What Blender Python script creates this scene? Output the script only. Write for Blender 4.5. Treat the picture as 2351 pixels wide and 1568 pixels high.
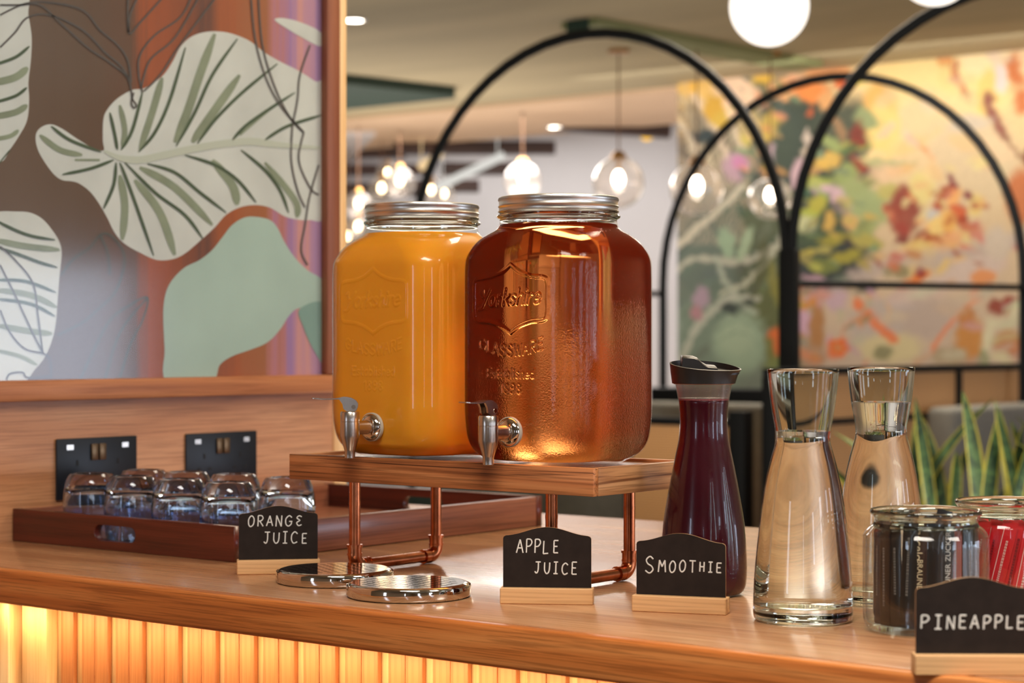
import bpy, bmesh, math, random
import numpy as np
from mathutils import Vector, Matrix
random.seed(7)
for o in list(bpy.data.objects): bpy.data.objects.remove(o)
sc = bpy.context.scene
COL = sc.collection
# ------------------------------------------------------------------ camera
TH = math.radians(38.3); CS, SN = math.cos(TH), math.sin(TH)
F, CX, CY, CAMZ = 4571.0, 1175.5, 784.0, 1.272
cam_d = bpy.data.cameras.new('camera'); cam = bpy.data.objects.new('camera', cam_d); COL.objects.link(cam)
cam.location = (0, 0, CAMZ); cam.rotation_euler = (math.pi/2, 0, TH)
cam_d.sensor_width = 36; cam_d.lens = F/2351*36; cam_d.clip_start = .05; cam_d.clip_end = 100
cam_d.dof.use_dof = True; cam_d.dof.focus_distance = 2.13; cam_d.dof.aperture_fstop = 6.3
sc.camera = cam
def ray(px, py):
    X = (px-CX)/F
    return Vector((X*CS-SN, X*SN+CS, -(py-CY)/F))
C0 = Vector((0, 0, CAMZ))
def at_depth(px, py, Y): return C0+ray(px, py)*Y
def at_z(px, py, z): r = ray(px, py); return C0+r*((z-CAMZ)/r.z)
def at_u(px, py, u): r = ray(px, py); return C0+r*(u/r.x)
def at_v(px, py, v): r = ray(px, py); return C0+r*(v/r.y)
def proj(u, v, z):
    X = u*CS+v*SN; Y = -u*SN+v*CS
    return CX+F*X/Y, CY-F*(z-CAMZ)/Y
# ------------------------------------------------------------------ world, view, lights
sc.view_settings.view_transform = 'Standard'; sc.view_settings.look = 'None'
sc.view_settings.gamma = 1; sc.view_settings.use_curve_mapping = False
sc.view_settings.exposure = 0.0
sc.cycles.max_bounces = 20; sc.cycles.transmission_bounces = 20; sc.cycles.transparent_max_bounces = 24
sc.cycles.diffuse_bounces = 4; sc.cycles.glossy_bounces = 6
sc.cycles.sample_clamp_indirect = 6.0; sc.cycles.use_denoising = True
sc.cycles.caustics_reflective = False
w = bpy.data.worlds.new('world'); sc.world = w; w.use_nodes = True
w.node_tree.nodes['Background'].inputs[0].default_value = (1.0, .96, .90, 1)
w.node_tree.nodes['Background'].inputs[1].default_value = 0.5
def area(name, loc, size, power, col, rot=(0, 0, 0), sy=None, spread=180):
    l = bpy.data.lights.new(name, 'AREA'); l.energy = power; l.color = col; l.size = size
    if sy: l.shape = 'RECTANGLE'; l.size_y = sy
    l.spread = math.radians(spread)
    o = bpy.data.objects.new(name, l); COL.objects.link(o); o.location = loc; o.rotation_euler = rot
    return o
WARM = (1.0, .83, .62); COOL = (.86, .93, 1.0)
area('ceiling_fill_light', (-.4, .6, 2.6), 1.0, 48, (1, .92, .82), sy=.6)  # unseen area lights added overhead for flat, even fill
area('ceiling_fill_light', (.9, 1.8, 2.6), 1.0, 38, (1, .92, .82), sy=.6)
area('ceiling_fill_light', (-1.5, 2.9, 2.6), .7, 22, WARM, sy=.5)
area('mural_wash_light', (-4.0, 8.3, 2.60), 4.4, 21, (1, .92, .82), rot=(math.radians(40), 0, 0), sy=.06)
area('booth_light', (-3.6, 6.6, 2.6), 1.2, 60, (1, .88, .72), sy=1.0)
area('lounge_light', (-7.6, 9.0, 2.6), 2.0, 150, (1, .92, .86), sy=2.0)
area('booth_ceiling_fill', (-3.2, 3.5, .45), 2.4, 92, (1, .93, .80), rot=(math.pi, 0, 0), sy=1.2)  # unseen fill added low behind the counter to brighten the ceiling
area('lounge_ceiling_fill', (-7.8, 8.0, .9), 2.4, 60, (1, .90, .80), rot=(math.pi, 0, 0), sy=1.6)  # unseen upward fill added to brighten the lounge and its soffit
area('far_lounge_fill', (-9.4, 11.3, 2.9), 3.0, 34, (1, .95, .9), sy=.8)  # unseen area light added to brighten the far wall
area('under_counter_led', (-.75, 1.511, .9555), 2.5, 3.7, (1.0, .66, .33), rot=(math.radians(8), 0, 0), sy=.008)
# ------------------------------------------------------------------ helpers
def lin(c):
    r = []
    for x in c[:3]:
        x = x/255.0; r.append(x/12.92 if x <= .04045 else ((x+.055)/1.055)**2.4)
    return (r[0], r[1], r[2], 1.0)
def new_mat(name):
    m = bpy.data.materials.new(name); m.use_nodes = True
    nt = m.node_tree; nt.nodes.clear()
    out = nt.nodes.new('ShaderNodeOutputMaterial')
    return m, nt, out
def N(nt, t, **kw):
    n = nt.nodes.new(t)
    for k, v in kw.items():
        if k.startswith('i_'): n.inputs[k[2:].replace('_', ' ')].default_value = v
        else: setattr(n, k, v)
    return n
def bsdf(nt, out, **kw):
    b = nt.nodes.new('ShaderNodeBsdfPrincipled'); nt.links.new(b.outputs[0], out.inputs[0])
    for k, v in kw.items(): b.inputs[k].default_value = v
    return b
def plain(name, c, rough=.5, metal=0, spec=.5, coat=0, var=0.0, vscale=20, bump=0.0, sss=0.0, aniso=None):
    m, nt, out = new_mat(name); L = nt.links.new
    b = bsdf(nt, out, Roughness=rough, Metallic=metal)
    b.inputs['Base Color'].default_value = lin(c); b.inputs['Specular IOR Level'].default_value = spec
    b.inputs['Coat Weight'].default_value = coat; b.inputs['Coat Roughness'].default_value = .04
    if sss: b.inputs['Subsurface Weight'].default_value = sss; b.inputs['Subsurface Radius'].default_value = (.02, .008, .003)
    if var or bump:
        tc = N(nt, 'ShaderNodeTexCoord'); no = N(nt, 'ShaderNodeTexNoise', i_Scale=vscale, i_Detail=5.0)
        mp = N(nt, 'ShaderNodeMapping'); L(tc.outputs['Object'], mp.inputs[0]); L(mp.outputs[0], no.inputs['Vector'])
        if aniso: mp.inputs['Scale'].default_value = aniso
        if var:
            mx = N(nt, 'ShaderNodeMix', data_type='RGBA', blend_type='MULTIPLY'); mx.inputs[0].default_value = 1
            rp = N(nt, 'ShaderNodeValToRGB'); e = rp.color_ramp.elements
            e[0].position = .3; e[1].position = .7; e[0].color = (1-var, 1-var, 1-var, 1); e[1].color = (1+var*.3, 1+var*.3, 1+var*.3, 1)
            L(no.outputs['Fac'], rp.inputs[0]); mx.inputs[6].default_value = lin(c); L(rp.outputs[0], mx.inputs[7]); L(mx.outputs[2], b.inputs['Base Color'])
        if bump:
            bp = N(nt, 'ShaderNodeBump', i_Strength=bump, i_Distance=.002); L(no.outputs['Fac'], bp.inputs['Height']); L(bp.outputs[0], b.inputs['Normal'])
    return m
def emit(name, c, s):
    m, nt, out = new_mat(name); e = N(nt, 'ShaderNodeEmission'); e.inputs[0].default_value = lin(c); e.inputs[1].default_value = s
    nt.links.new(e.outputs[0], out.inputs[0]); return m
def wood(name, dark, mid, light, axis=0, ring=9.0, pore=.5, rough=.38, coat=0.0, seed=0.0, contrast=1.0, bump=.12, streak=0.0):
    m, nt, out = new_mat(name); L = nt.links.new
    b = bsdf(nt, out, Roughness=rough); b.inputs['Coat Weight'].default_value = coat; b.inputs['Coat Roughness'].default_value = .12
    tc = N(nt, 'ShaderNodeTexCoord')
    def mapped(along, across):
        s = [across]*3; s[axis] = along
        mp = N(nt, 'ShaderNodeMapping'); mp.inputs['Scale'].default_value = s; mp.inputs['Location'].default_value = (seed, seed*.7, seed*1.3)
        L(tc.outputs['Object'], mp.inputs[0]); return mp
    # growth figure: contour lines of a long soft noise
    n1 = N(nt, 'ShaderNodeTexNoise', i_Scale=1.0, i_Detail=2.0, i_Roughness=.45, i_Distortion=.3); L(mapped(1.1, ring).outputs[0], n1.inputs['Vector'])
    mu = N(nt, 'ShaderNodeMath', operation='MULTIPLY'); mu.inputs[1].default_value = 9.0*contrast; L(n1.outputs['Fac'], mu.inputs[0])
    fr = N(nt, 'ShaderNodeMath', operation='PINGPONG'); fr.inputs[1].default_value = 1.0; L(mu.outputs[0], fr.inputs[0])
    n2 = N(nt, 'ShaderNodeTexNoise', i_Scale=1.0, i_Detail=4.0, i_Roughness=.6); L(mapped(8.0, 430.0).outputs[0], n2.inputs['Vector'])
    n3 = N(nt, 'ShaderNodeTexNoise', i_Scale=1.0, i_Detail=3.0); L(mapped(2.0, 60.0).outputs[0], n3.inputs['Vector'])
    a1 = N(nt, 'ShaderNodeMath', operation='MULTIPLY_ADD'); a1.inputs[1].default_value = .55; L(n3.outputs['Fac'], a1.inputs[0])
    s1 = N(nt, 'ShaderNodeMath', operation='MULTIPLY'); s1.inputs[1].default_value = .5; L(fr.outputs[0], s1.inputs[0]); L(s1.outputs[0], a1.inputs[2])
    rp = N(nt, 'ShaderNodeValToRGB'); cr = rp.color_ramp
    cr.elements[0].position = .12; cr.elements[0].color = lin(dark); cr.elements[1].position = .82; cr.elements[1].color = lin(light)
    k = cr.elements.new(.42); k.color = lin(mid); L(a1.outputs[0], rp.inputs[0])
    rp2 = N(nt, 'ShaderNodeValToRGB'); e = rp2.color_ramp.elements; e[0].position = .40; e[1].position = .52
    v = 1-pore; e[0].color = (v, v*.95, v*.9, 1); e[1].color = (1, 1, 1, 1); L(n2.outputs['Fac'], rp2.inputs[0])
    mx = N(nt, 'ShaderNodeMix', data_type='RGBA', blend_type='MULTIPLY'); mx.inputs[0].default_value = 1
    L(rp.outputs[0], mx.inputs[6]); L(rp2.outputs[0], mx.inputs[7])
    last = mx
    if streak:
        n4 = N(nt, 'ShaderNodeTexNoise', i_Scale=1.0, i_Detail=3.0, i_Roughness=.65, i_Distortion=.5); L(mapped(2.6, 150.0).outputs[0], n4.inputs['Vector'])
        r4 = N(nt, 'ShaderNodeValToRGB'); e4 = r4.color_ramp.elements; e4[0].position = .39; e4[1].position = .455; q = 1-streak; e4[0].color = (q, q*.8, q*.7, 1); e4[1].color = (1, 1, 1, 1); L(n4.outputs['Fac'], r4.inputs[0])
        last = N(nt, 'ShaderNodeMix', data_type='RGBA', blend_type='MULTIPLY'); last.inputs[0].default_value = 1; L(mx.outputs[2], last.inputs[6]); L(r4.outputs[0], last.inputs[7])
    L(last.outputs[2], b.inputs['Base Color'])
    bp = N(nt, 'ShaderNodeBump', i_Strength=bump, i_Distance=.0006); L(n2.outputs['Fac'], bp.inputs['Height']); L(bp.outputs[0], b.inputs['Normal'])
    return m
def thin_glass(name, tint=(255, 255, 255), rough=.02, ior=1.5, gain=1.0, bump=0, bscale=120, film=0):
    m, nt, out = new_mat(name); L = nt.links.new
    t = N(nt, 'ShaderNodeBsdfTransparent'); t.inputs[0].default_value = lin(tint)
    g = N(nt, 'ShaderNodeBsdfGlossy'); g.inputs['Roughness'].default_value = rough
    fr = N(nt, 'ShaderNodeFresnel'); ge = N(nt, 'ShaderNodeNewGeometry'); mi_ = N(nt, 'ShaderNodeMix', data_type='FLOAT'); mi_.inputs[2].default_value = ior; mi_.inputs[3].default_value = 1/ior
    L(ge.outputs['Backfacing'], mi_.inputs[0]); L(mi_.outputs[0], fr.inputs[0])   # a thin pane reflects alike from both sides
    mu = N(nt, 'ShaderNodeMath', operation='MULTIPLY', use_clamp=True); mu.inputs[1].default_value = gain; L(fr.outputs[0], mu.inputs[0])
    mx = N(nt, 'ShaderNodeMixShader'); L(mu.outputs[0], mx.inputs[0]); L(t.outputs[0], mx.inputs[1]); L(g.outputs[0], mx.inputs[2]); L(mx.outputs[0], out.inputs[0])
    if film:   # translucent veil mixed over the glass
        d = N(nt, 'ShaderNodeBsdfTranslucent'); d2 = N(nt, 'ShaderNodeMixShader'); d2.inputs[0].default_value = film; L(mx.outputs[0], d2.inputs[1]); L(d.outputs[0], d2.inputs[2]); L(d2.outputs[0], out.inputs[0])
    if bump:
        tc = N(nt, 'ShaderNodeTexCoord'); no = N(nt, 'ShaderNodeTexNoise', i_Scale=bscale, i_Detail=2.0); L(tc.outputs['Object'], no.inputs['Vector'])
        bp = N(nt, 'ShaderNodeBump', i_Strength=bump, i_Distance=.001); L(no.outputs['Fac'], bp.inputs['Height'])
        L(bp.outputs[0], g.inputs['Normal'])
    return m
def clear_glass(name, tint=(250, 253, 252), ior=1.5, rough=0.0):
    m, nt, out = new_mat(name); g = N(nt, 'ShaderNodeBsdfGlass'); g.inputs[0].default_value = lin(tint)
    g.inputs['Roughness'].default_value = rough; g.inputs['IOR'].default_value = ior; nt.links.new(g.outputs[0], out.inputs[0]); return m
# ---- mesh collector
class MB:
    def __init__(s): s.v = []; s.f = []; s.mi = []
    def add(s, vs, fs, mi=0):
        n = len(s.v); s.v += [tuple(p) for p in vs]; s.f += [tuple(i+n for i in f) for f in fs]; s.mi += [mi]*len(fs); return s
    def box(s, x0, x1, y0, y1, z0, z1, bev=0, seg=2, mi=0):
        bm = bmesh.new(); bmesh.ops.create_cube(bm, size=1)
        for q in bm.verts: q.co = Vector((x0+(q.co.x+.5)*(x1-x0), y0+(q.co.y+.5)*(y1-y0), z0+(q.co.z+.5)*(z1-z0)))
        if bev: bmesh.ops.bevel(bm, geom=bm.edges[:], offset=bev, segments=seg, profile=.5, affect='EDGES')
        bm.verts.index_update(); s.add([q.co[:] for q in bm.verts], [[q.index for q in f.verts] for f in bm.faces], mi); bm.free(); return s
    def lathe(s, prof, n=48, c=(0, 0, 0), axis='z', rmod=None, closed=False, mi=0):
        vs = []; fs = []
        for i, (r, h) in enumerate(prof):
            for k in range(n):
                a = 2*math.pi*k/n; rr = r*(rmod(i, k) if rmod else 1)
                p = (rr*math.cos(a), rr*math.sin(a), h)
                if axis == 'y': p = (p[0], p[2], p[1])
                if axis == 'x': p = (p[2], p[0], p[1])
                vs.append((p[0]+c[0], p[1]+c[1], p[2]+c[2]))
        m = len(prof)
        for i in range(m-1 if not closed else m):
            j = (i+1) % m
            for k in range(n):
                q = (k+1) % n; fs.append((i*n+k, i*n+q, j*n+q, j*n+k))
        if axis == 'y': fs = [f[::-1] for f in fs]
        if not closed:
            if prof[0][0] > 1e-6: fs.append(tuple(range(n))[::-1] if axis != 'y' else tuple(range(n)))
            if prof[-1][0] > 1e-6:
                t = tuple((m-1)*n+k for k in range(n)); fs.append(t if axis != 'y' else t[::-1])
        return s.add(vs, fs, mi)
    def tube(s, pts, r, n=10, cap=True, flat=1.0, up=None, mi=0):
        pts = [Vector(p) for p in pts]; vs = []; fs = []; m = len(pts); prev = None
        rs = r if isinstance(r, (list, tuple)) else [r]*m
        for i, p in enumerate(pts):
            t = (pts[min(i+1, m-1)]-pts[max(i-1, 0)])
            if t.length < 1e-9: t = Vector((0, 0, 1))
            t.normalize()
            ref = up if up is not None else (prev if prev is not None else (Vector((0, 0, 1)) if abs(t.z) < .9 else Vector((1, 0, 0))))
            a = t.cross(ref)
            if a.length < 1e-6: a = t.cross(Vector((1, 0, 0)))
            a.normalize(); b = a.cross(t); prev = b
            for k in range(n):
                g = 2*math.pi*k/n; vs.append(p+(a*math.cos(g)+b*math.sin(g)*flat)*rs[i])
        for i in range(m-1):
            for k in range(n):
                q = (k+1) % n; fs.append((i*n+k, i*n+q, (i+1)*n+q, (i+1)*n+k))
        if cap: fs.append(tuple(range(n))[::-1]); fs.append(tuple((m-1)*n+k for k in range(n)))
        return s.add(vs, fs, mi)
    def mesh(s, name, mats, ang=35, fixn=False):
        me = bpy.data.meshes.new(name); me.from_pydata(s.v, [], s.f)
        for m in (mats if isinstance(mats, (list, tuple)) else [mats]): me.materials.append(m)
        if any(s.mi): me.polygons.foreach_set('material_index', s.mi)
        if fixn:
            bm = bmesh.new(); bm.from_mesh(me); bmesh.ops.recalc_face_normals(bm, faces=bm.faces[:]); bm.to_mesh(me); bm.free()
        me.polygons.foreach_set('use_smooth', [True]*len(me.polygons)); me.set_sharp_from_angle(angle=math.radians(ang)); me.update()
        return me
    def build(s, name, mats, parent=None, ang=35, loc=None, rot=None, fixn=False):
        return link(name, s.mesh(name, mats, ang, fixn), parent, loc, rot)
def link(name, me, parent=None, loc=None, rot=None):
    o = bpy.data.objects.new(name, me); COL.objects.link(o)
    if parent is not None: o.parent = parent
    if loc is not None: o.location = loc
    if rot is not None: o.rotation_euler = rot
    return o
def tag(o, label=None, cat=None, group=None, kind=None):
    if label: o['label'] = label
    if cat: o['category'] = cat
    if group: o['group'] = group
    if kind: o['kind'] = kind
    return o
def thing(name, label, cat, loc=(0, 0, 0), rz=0, group=None):
    o = bpy.data.objects.new(name, None); COL.objects.link(o); o.empty_display_size = .05
    o.location = loc; o.rotation_euler = (0, 0, rz); return tag(o, label, cat, group)
def struct(o): o['kind'] = 'structure'; return o
def copy_tree(o, parent=None):
    c = o.copy(); COL.objects.link(c); c.parent = parent
    for ch in list(o.children): copy_tree(ch, c)
    return c
def smooth_path(pts, k=6, closed=False):
    P = [Vector(p) for p in pts]; n = len(P); out = []
    if n < 3 and not closed: return P
    rng = range(n) if closed else range(n-1)
    for i in rng:
        if closed: a, b, c, d = P[(i-1) % n], P[i], P[(i+1) % n], P[(i+2) % n]
        else: a, b, c, d = P[max(i-1, 0)], P[i], P[i+1], P[min(i+2, n-1)]
        for j in range(k):
            t = j/k; out.append(.5*((2*b)+(c-a)*t+(2*a-5*b+4*c-d)*t*t+(3*b-3*c+d-a)*t**3))
    if not closed: out.append(P[-1])
    return out
def fill2d(splines, extrude, name='fill', bevel=0):
    """flat filled outline(s) in XY with holes -> mesh data, thickness 2*extrude along Z"""
    cu = bpy.data.curves.new(name, 'CURVE'); cu.dimensions = '2D'; cu.fill_mode = 'BOTH'; cu.extrude = extrude; cu.bevel_depth = bevel; cu.bevel_resolution = 1
    for pts in splines:
        sp = cu.splines.new('POLY'); sp.points.add(len(pts)-1); sp.use_cyclic_u = True
        for p, q in zip(sp.points, pts): p.co = (q[0], q[1], 0, 1)
    o = bpy.data.objects.new(name, cu); COL.objects.link(o)
    me = bpy.data.meshes.new_from_object(o.evaluated_get(bpy.context.evaluated_depsgraph_get())); bpy.data.objects.remove(o); bpy.data.curves.remove(cu)
    return me
def text_mesh(body, size, align='LEFT', sx=1.0, extrude=0.0001):
    cu = bpy.data.curves.new('t', 'FONT'); cu.body = body; cu.size = size; cu.align_x = align; cu.extrude = extrude
    o = bpy.data.objects.new('t', cu); COL.objects.link(o)
    me = bpy.data.meshes.new_from_object(o.evaluated_get(bpy.context.evaluated_depsgraph_get())); bpy.data.objects.remove(o); bpy.data.curves.remove(cu)
    if sx != 1: me.transform(Matrix.Diagonal((sx, 1, 1, 1)))
    return me
def mesh_into(mb, me, M, mi=0): mb.add([M @ v.co for v in me.vertices], [tuple(p.vertices) for p in me.polygons], mi)
def rot_x90(): return Matrix.Rotation(math.pi/2, 4, 'X')
# ---- stroke font (handwriting and embossed lettering)
def _s(*a): return a
GL = {
'A': (.7, [(0, _s((0, 0), (.35, 1), (.7, 0))), (0, _s((.12, .36), (.58, .36)))]),
'C': (.7, [(1, _s((.7, .82), (.4, 1), (.08, .75), (.05, .3), (.3, 0), (.7, .12)))]),
'E': (.6, [(0, _s((.6, 1), (.05, 1), (.05, 0), (.6, 0))), (0, _s((.05, .52), (.5, .52)))]),
'e3': (.6, [(1, _s((.6, .9), (.3, 1), (.08, .78), (.4, .54), (.08, .3), (.28, 0), (.62, .1)))]),
'G': (.8, [(1, _s((.75, .82), (.45, 1), (.08, .7), (.1, .2), (.4, 0), (.7, .2), (.72, .45))), (0, _s((.45, .45), (.82, .45)))]),
'H': (.6, [(0, _s((.05, 1), (.05, 0))), (0, _s((.55, 1), (.55, 0))), (0, _s((.05, .5), (.55, .5)))]),
'I': (.5, [(0, _s((.25, 1), (.25, 0))), (0, _s((0, 1), (.5, 1))), (0, _s((0, 0), (.5, 0)))]),
'J': (.7, [(0, _s((.1, 1), (.7, 1))), (1, _s((.42, 1), (.42, .3), (.25, 0), (.02, .15)))]),
'L': (.55, [(0, _s((.05, 1), (.03, 0), (.55, .04)))]),
'M': (.8, [(0, _s((0, 0), (.1, 1), (.4, .45), (.7, 1), (.8, 0)))]),
'N': (.65, [(0, _s((0, 0), (.04, 1), (.6, 0), (.63, 1)))]),
'O': (.7, [(2, _s((.35, 1), (.05, .65), (.1, .15), (.35, 0), (.62, .25), (.65, .75)))]),
'P': (.6, [(0, _s((.05, 0), (.05, 1))), (1, _s((.05, 1), (.45, .98), (.6, .75), (.4, .5), (.05, .46)))]),
'R': (.65, [(0, _s((.05, 0), (.05, 1))), (1, _s((.05, 1), (.45, .98), (.6, .75), (.4, .52), (.05, .48))), (0, _s((.25, .48), (.65, 0)))]),
'S': (.65, [(1, _s((.62, .85), (.35, 1), (.08, .8), (.2, .56), (.5, .42), (.62, .2), (.35, 0), (.02, .15)))]),
'T': (.7, [(0, _s((0, 1), (.7, 1))), (0, _s((.35, 1), (.35, 0)))]),
'U': (.62, [(1, _s((0, 1), (.02, .3), (.28, 0), (.55, .25), (.6, 1)))]),
'W': (.9, [(0, _s((0, 1), (.22, 0), (.45, .85), (.68, 0), (.9, 1)))]),
'1': (.3, [(0, _s((.05, .82), (.25, 1), (.25, 0)))]),
'8': (.55, [(2, _s((.28, 1), (.06, .78), (.28, .54), (.54, .26), (.28, 0), (.02, .26), (.28, .54), (.5, .78)))]),
'9': (.55, [(2, _s((.28, 1), (.04, .76), (.28, .5), (.52, .76))), (1, _s((.52, .76), (.5, .3), (.28, 0), (.06, .12)))]),
'Y': (.72, [(1, _s((0, .9), (.14, 1), (.2, .62), (.42, .52))), (1, _s((.75, 1.02), (.52, .45), (.3, -.12), (.02, -.2)))]),
'a': (.52, [(1, _s((.5, .5), (.28, .62), (.03, .4), (.08, .06), (.32, 0), (.5, .2))), (0, _s((.5, .62), (.5, 0)))]),
'b': (.52, [(0, _s((.03, 1), (.03, 0))), (1, _s((.03, .45), (.25, .62), (.5, .4), (.45, .08), (.25, 0), (.03, .12)))]),
'd': (.52, [(0, _s((.5, 1), (.5, 0))), (1, _s((.5, .45), (.28, .62), (.03, .4), (.08, .08), (.28, 0), (.5, .12)))]),
'e': (.52, [(1, _s((.05, .33), (.5, .33), (.45, .55), (.25, .62), (.03, .4), (.08, .08), (.3, 0), (.5, .1)))]),
'h': (.5, [(0, _s((.03, 1), (.03, 0))), (1, _s((.03, .4), (.25, .62), (.45, .5), (.47, 0)))]),
'i': (.16, [(0, _s((.08, .6), (.08, 0))), (0, _s((.08, .84), (.08, .88)))]),
'k': (.5, [(0, _s((.03, 1), (.03, 0))), (0, _s((.45, .6), (.05, .25))), (0, _s((.18, .36), (.48, 0)))]),
'l': (.12, [(0, _s((.06, 1), (.06, 0)))]),
'o': (.52, [(2, _s((.26, .62), (.04, .42), (.08, .1), (.26, 0), (.48, .2), (.48, .5)))]),
'r': (.36, [(0, _s((.03, .6), (.03, 0))), (1, _s((.03, .38), (.2, .6), (.36, .58)))]),
's': (.42, [(1, _s((.4, .53), (.22, .62), (.05, .5), (.2, .34), (.38, .18), (.2, 0), (.02, .08)))]),
't': (.36, [(0, _s((.16, .92), (.16, .08), (.34, 0))), (0, _s((0, .6), (.34, .6)))]),
}
def layout(word, x0, x1, gap=.25, slant=0, jitter=0, rnd=None):
    """polylines for a word stretched from x0 to x1 (unit height)"""
    ws = [GL[c][0] for c in word]; tot = sum(ws)+gap*(len(ws)-1); k = (x1-x0)/tot; x = 0; out = []
    for c, wd in zip(word, ws):
        dy = rnd.uniform(-jitter, jitter) if rnd else 0; sc_ = 1+(rnd.uniform(-jitter, jitter) if rnd else 0)
        for mode, pts in GL[c][1]:
            P = [(p[0], p[1], 0) for p in pts]
            if mode == 1: P = smooth_path(P, 6)
            if mode == 2: P = smooth_path(P, 6, True); P.append(P[0])
            out.append([(x0+k*(x+p[0]+slant*p[1]), p[1]*sc_+dy) for p in P])
        x += wd+gap
    return out
# ------------------------------------------------------------------ materials
OAK_TOP = wood('oak_worktop', (164, 116, 80), (188, 136, 96), (204, 156, 114), axis=0, ring=7, pore=.32, rough=.26, coat=.2, seed=1.3)
OAK_EDGE = wood('oak_edge', (176, 98, 44), (204, 120, 56), (220, 144, 78), axis=0, ring=26, pore=.36, rough=.36, seed=4.1)
OAK_WALL = wood('oak_wall_panel', (176, 120, 80), (194, 136, 94), (206, 152, 110), axis=1, ring=9, pore=.25, rough=.42, seed=2.2)
OAK_STAND = wood('oak_stand', (146, 84, 46), (190, 118, 68), (206, 138, 86), axis=0, ring=30, streak=.8, pore=.35, rough=.40, seed=7.7, contrast=1.3)
OAK_STAND_SIDE = wood('oak_stand_end', (150, 96, 56), (190, 136, 90), (206, 156, 110), axis=1, ring=26, pore=.3, streak=.55, rough=.42, seed=3.4, contrast=1.2)
MAHOG = wood('mahogany_shaded', (56, 18, 12), (86, 31, 20), (104, 42, 28), axis=0, ring=20, pore=.3, rough=.36, coat=.25, seed=5.5)  # same mahogany, darkened in colour for the shaded end panels
MAHOG_LIT = wood('mahogany_lit', (108, 60, 42), (142, 86, 62), (158, 102, 76), axis=1, ring=20, pore=.3, rough=.34, coat=.25, seed=6.1)  # lighter copy: the sides' brighter lighting is put into the colour
FRAME_H = wood('frame_wood', (146, 88, 52), (172, 108, 66), (190, 126, 82), axis=1, ring=22, pore=.2, rough=.45, seed=8.2)
FRAME_V = wood('frame_wood_upright', (120, 66, 38), (142, 82, 52), (158, 98, 66), axis=2, ring=22, pore=.2, rough=.45, seed=8.9)
PALE_V = wood('pale_wood_upright', (226, 180, 122), (238, 198, 142), (244, 212, 162), axis=2, ring=20, pore=.12, rough=.5, seed=9.1)
SLATW = wood('slat_wood', (166, 104, 62), (192, 128, 80), (210, 152, 104), axis=2, ring=16, pore=.18, rough=.5, seed=2.9)
SLATB = wood('slat_backing_wood', (226, 182, 126), (236, 196, 142), (242, 208, 158), axis=2, ring=14, pore=.1, rough=.5, seed=1.9)
PINE = wood('pine_base', (196, 144, 92), (216, 168, 114), (228, 186, 136), axis=0, ring=16, pore=.15, rough=.5, seed=.7)
SLATE = plain('chalkboard', (44, 36, 32), rough=.7, spec=.12, var=.25, vscale=60)
CORD = plain('cord_flex', (120, 84, 56), rough=.6)
CHALK = plain('chalk_pen', (222, 220, 212), rough=.8, var=.15, vscale=300)
BLACKM = plain('black_metal', (16, 18, 21), rough=.6, spec=.18)
BLACKP = plain('black_plastic', (32, 29, 27), rough=.36, spec=.5)
SOCKETB = plain('matt_black_socket', (17, 22, 30), rough=.42, spec=.5)
BRONZE = plain('bronze_rocker', (122, 98, 72), rough=.35, metal=.8)
STEEL = plain('brushed_steel', (200, 190, 180), rough=.26, metal=1, bump=.05, vscale=200, aniso=(1, 1, .05))
CHROME = plain('polished_steel', (214, 206, 196), rough=.06, metal=1)
TIN = plain('tin_lid', (226, 221, 214), rough=.34, metal=1, bump=.04, vscale=40)
HOLE = plain('dark_hole', (14, 12, 11), rough=.6)
COPPER = plain('aged_copper', (212, 128, 86), rough=.24, metal=1, var=.35, vscale=60)
RUBBER = plain('clear_gasket', (190, 186, 172), rough=.45)
SGLASS = thin_glass('sachet_jar_glass', (248, 250, 249), rough=.02, gain=1.1)
FOGGY = thin_glass('condensation', (250, 244, 244), rough=.2, gain=1.0, bump=1.0, bscale=700, film=.22)
TGLASS = thin_glass('jar_glass', (252, 253, 252), rough=.03, gain=.65, bump=.05, bscale=70)
AGLASS = thin_glass('wet_jar_glass', (253, 252, 250), rough=.04, gain=.6, bump=.25, bscale=420)
PANE = thin_glass('print_glazing', (250, 250, 250), rough=.10, ior=1.5, gain=.75)
GLOBE = thin_glass('lamp_globe_glass', (253, 248, 244), rough=.04, ior=1.5, gain=2.4, film=.10)
GLASS = clear_glass('carafe_glass', (250, 252, 250), 1.48)
TUMB = clear_glass('tumbler_glass', (236, 242, 250), 1.5)
WATER = clear_glass('water', (252, 252, 250), 1.33)
CEILM = plain('ceiling_limewash', (184, 171, 138), rough=.8, var=.22, vscale=1.0, aniso=(.35, 2.2, 1))
CEILB = plain('soffit_plaster', (226, 196, 164), rough=.8, var=.1, vscale=1.2)
GREEN = plain('deep_green_paint', (40, 62, 54), rough=.7)
OLIVE = plain('olive_paint', (134, 140, 98), rough=.7)
WHITEW = plain('white_plaster', (214, 212, 214), rough=.7, var=.05, vscale=2)
PLASTER = plain('warm_plaster', (196, 172, 142), rough=.8, var=.06, vscale=3)
FLOORM = wood('floor_boards', (70, 52, 40), (92, 70, 54), (110, 86, 66), axis=0, ring=6, pore=.3, rough=.4)
DBROWN = wood('dark_timber', (40, 24, 20), (58, 36, 30), (72, 48, 40), axis=0, ring=14, pore=.3, rough=.45)
GREYF = plain('grey_upholstery', (124, 122, 116), rough=.9, var=.12, vscale=30)
DKGREEN = plain('dark_green_velvet', (38, 50, 44), rough=.8, var=.2, vscale=9)
BRASS = plain('brass', (196, 150, 92), rough=.3, metal=1)
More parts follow.
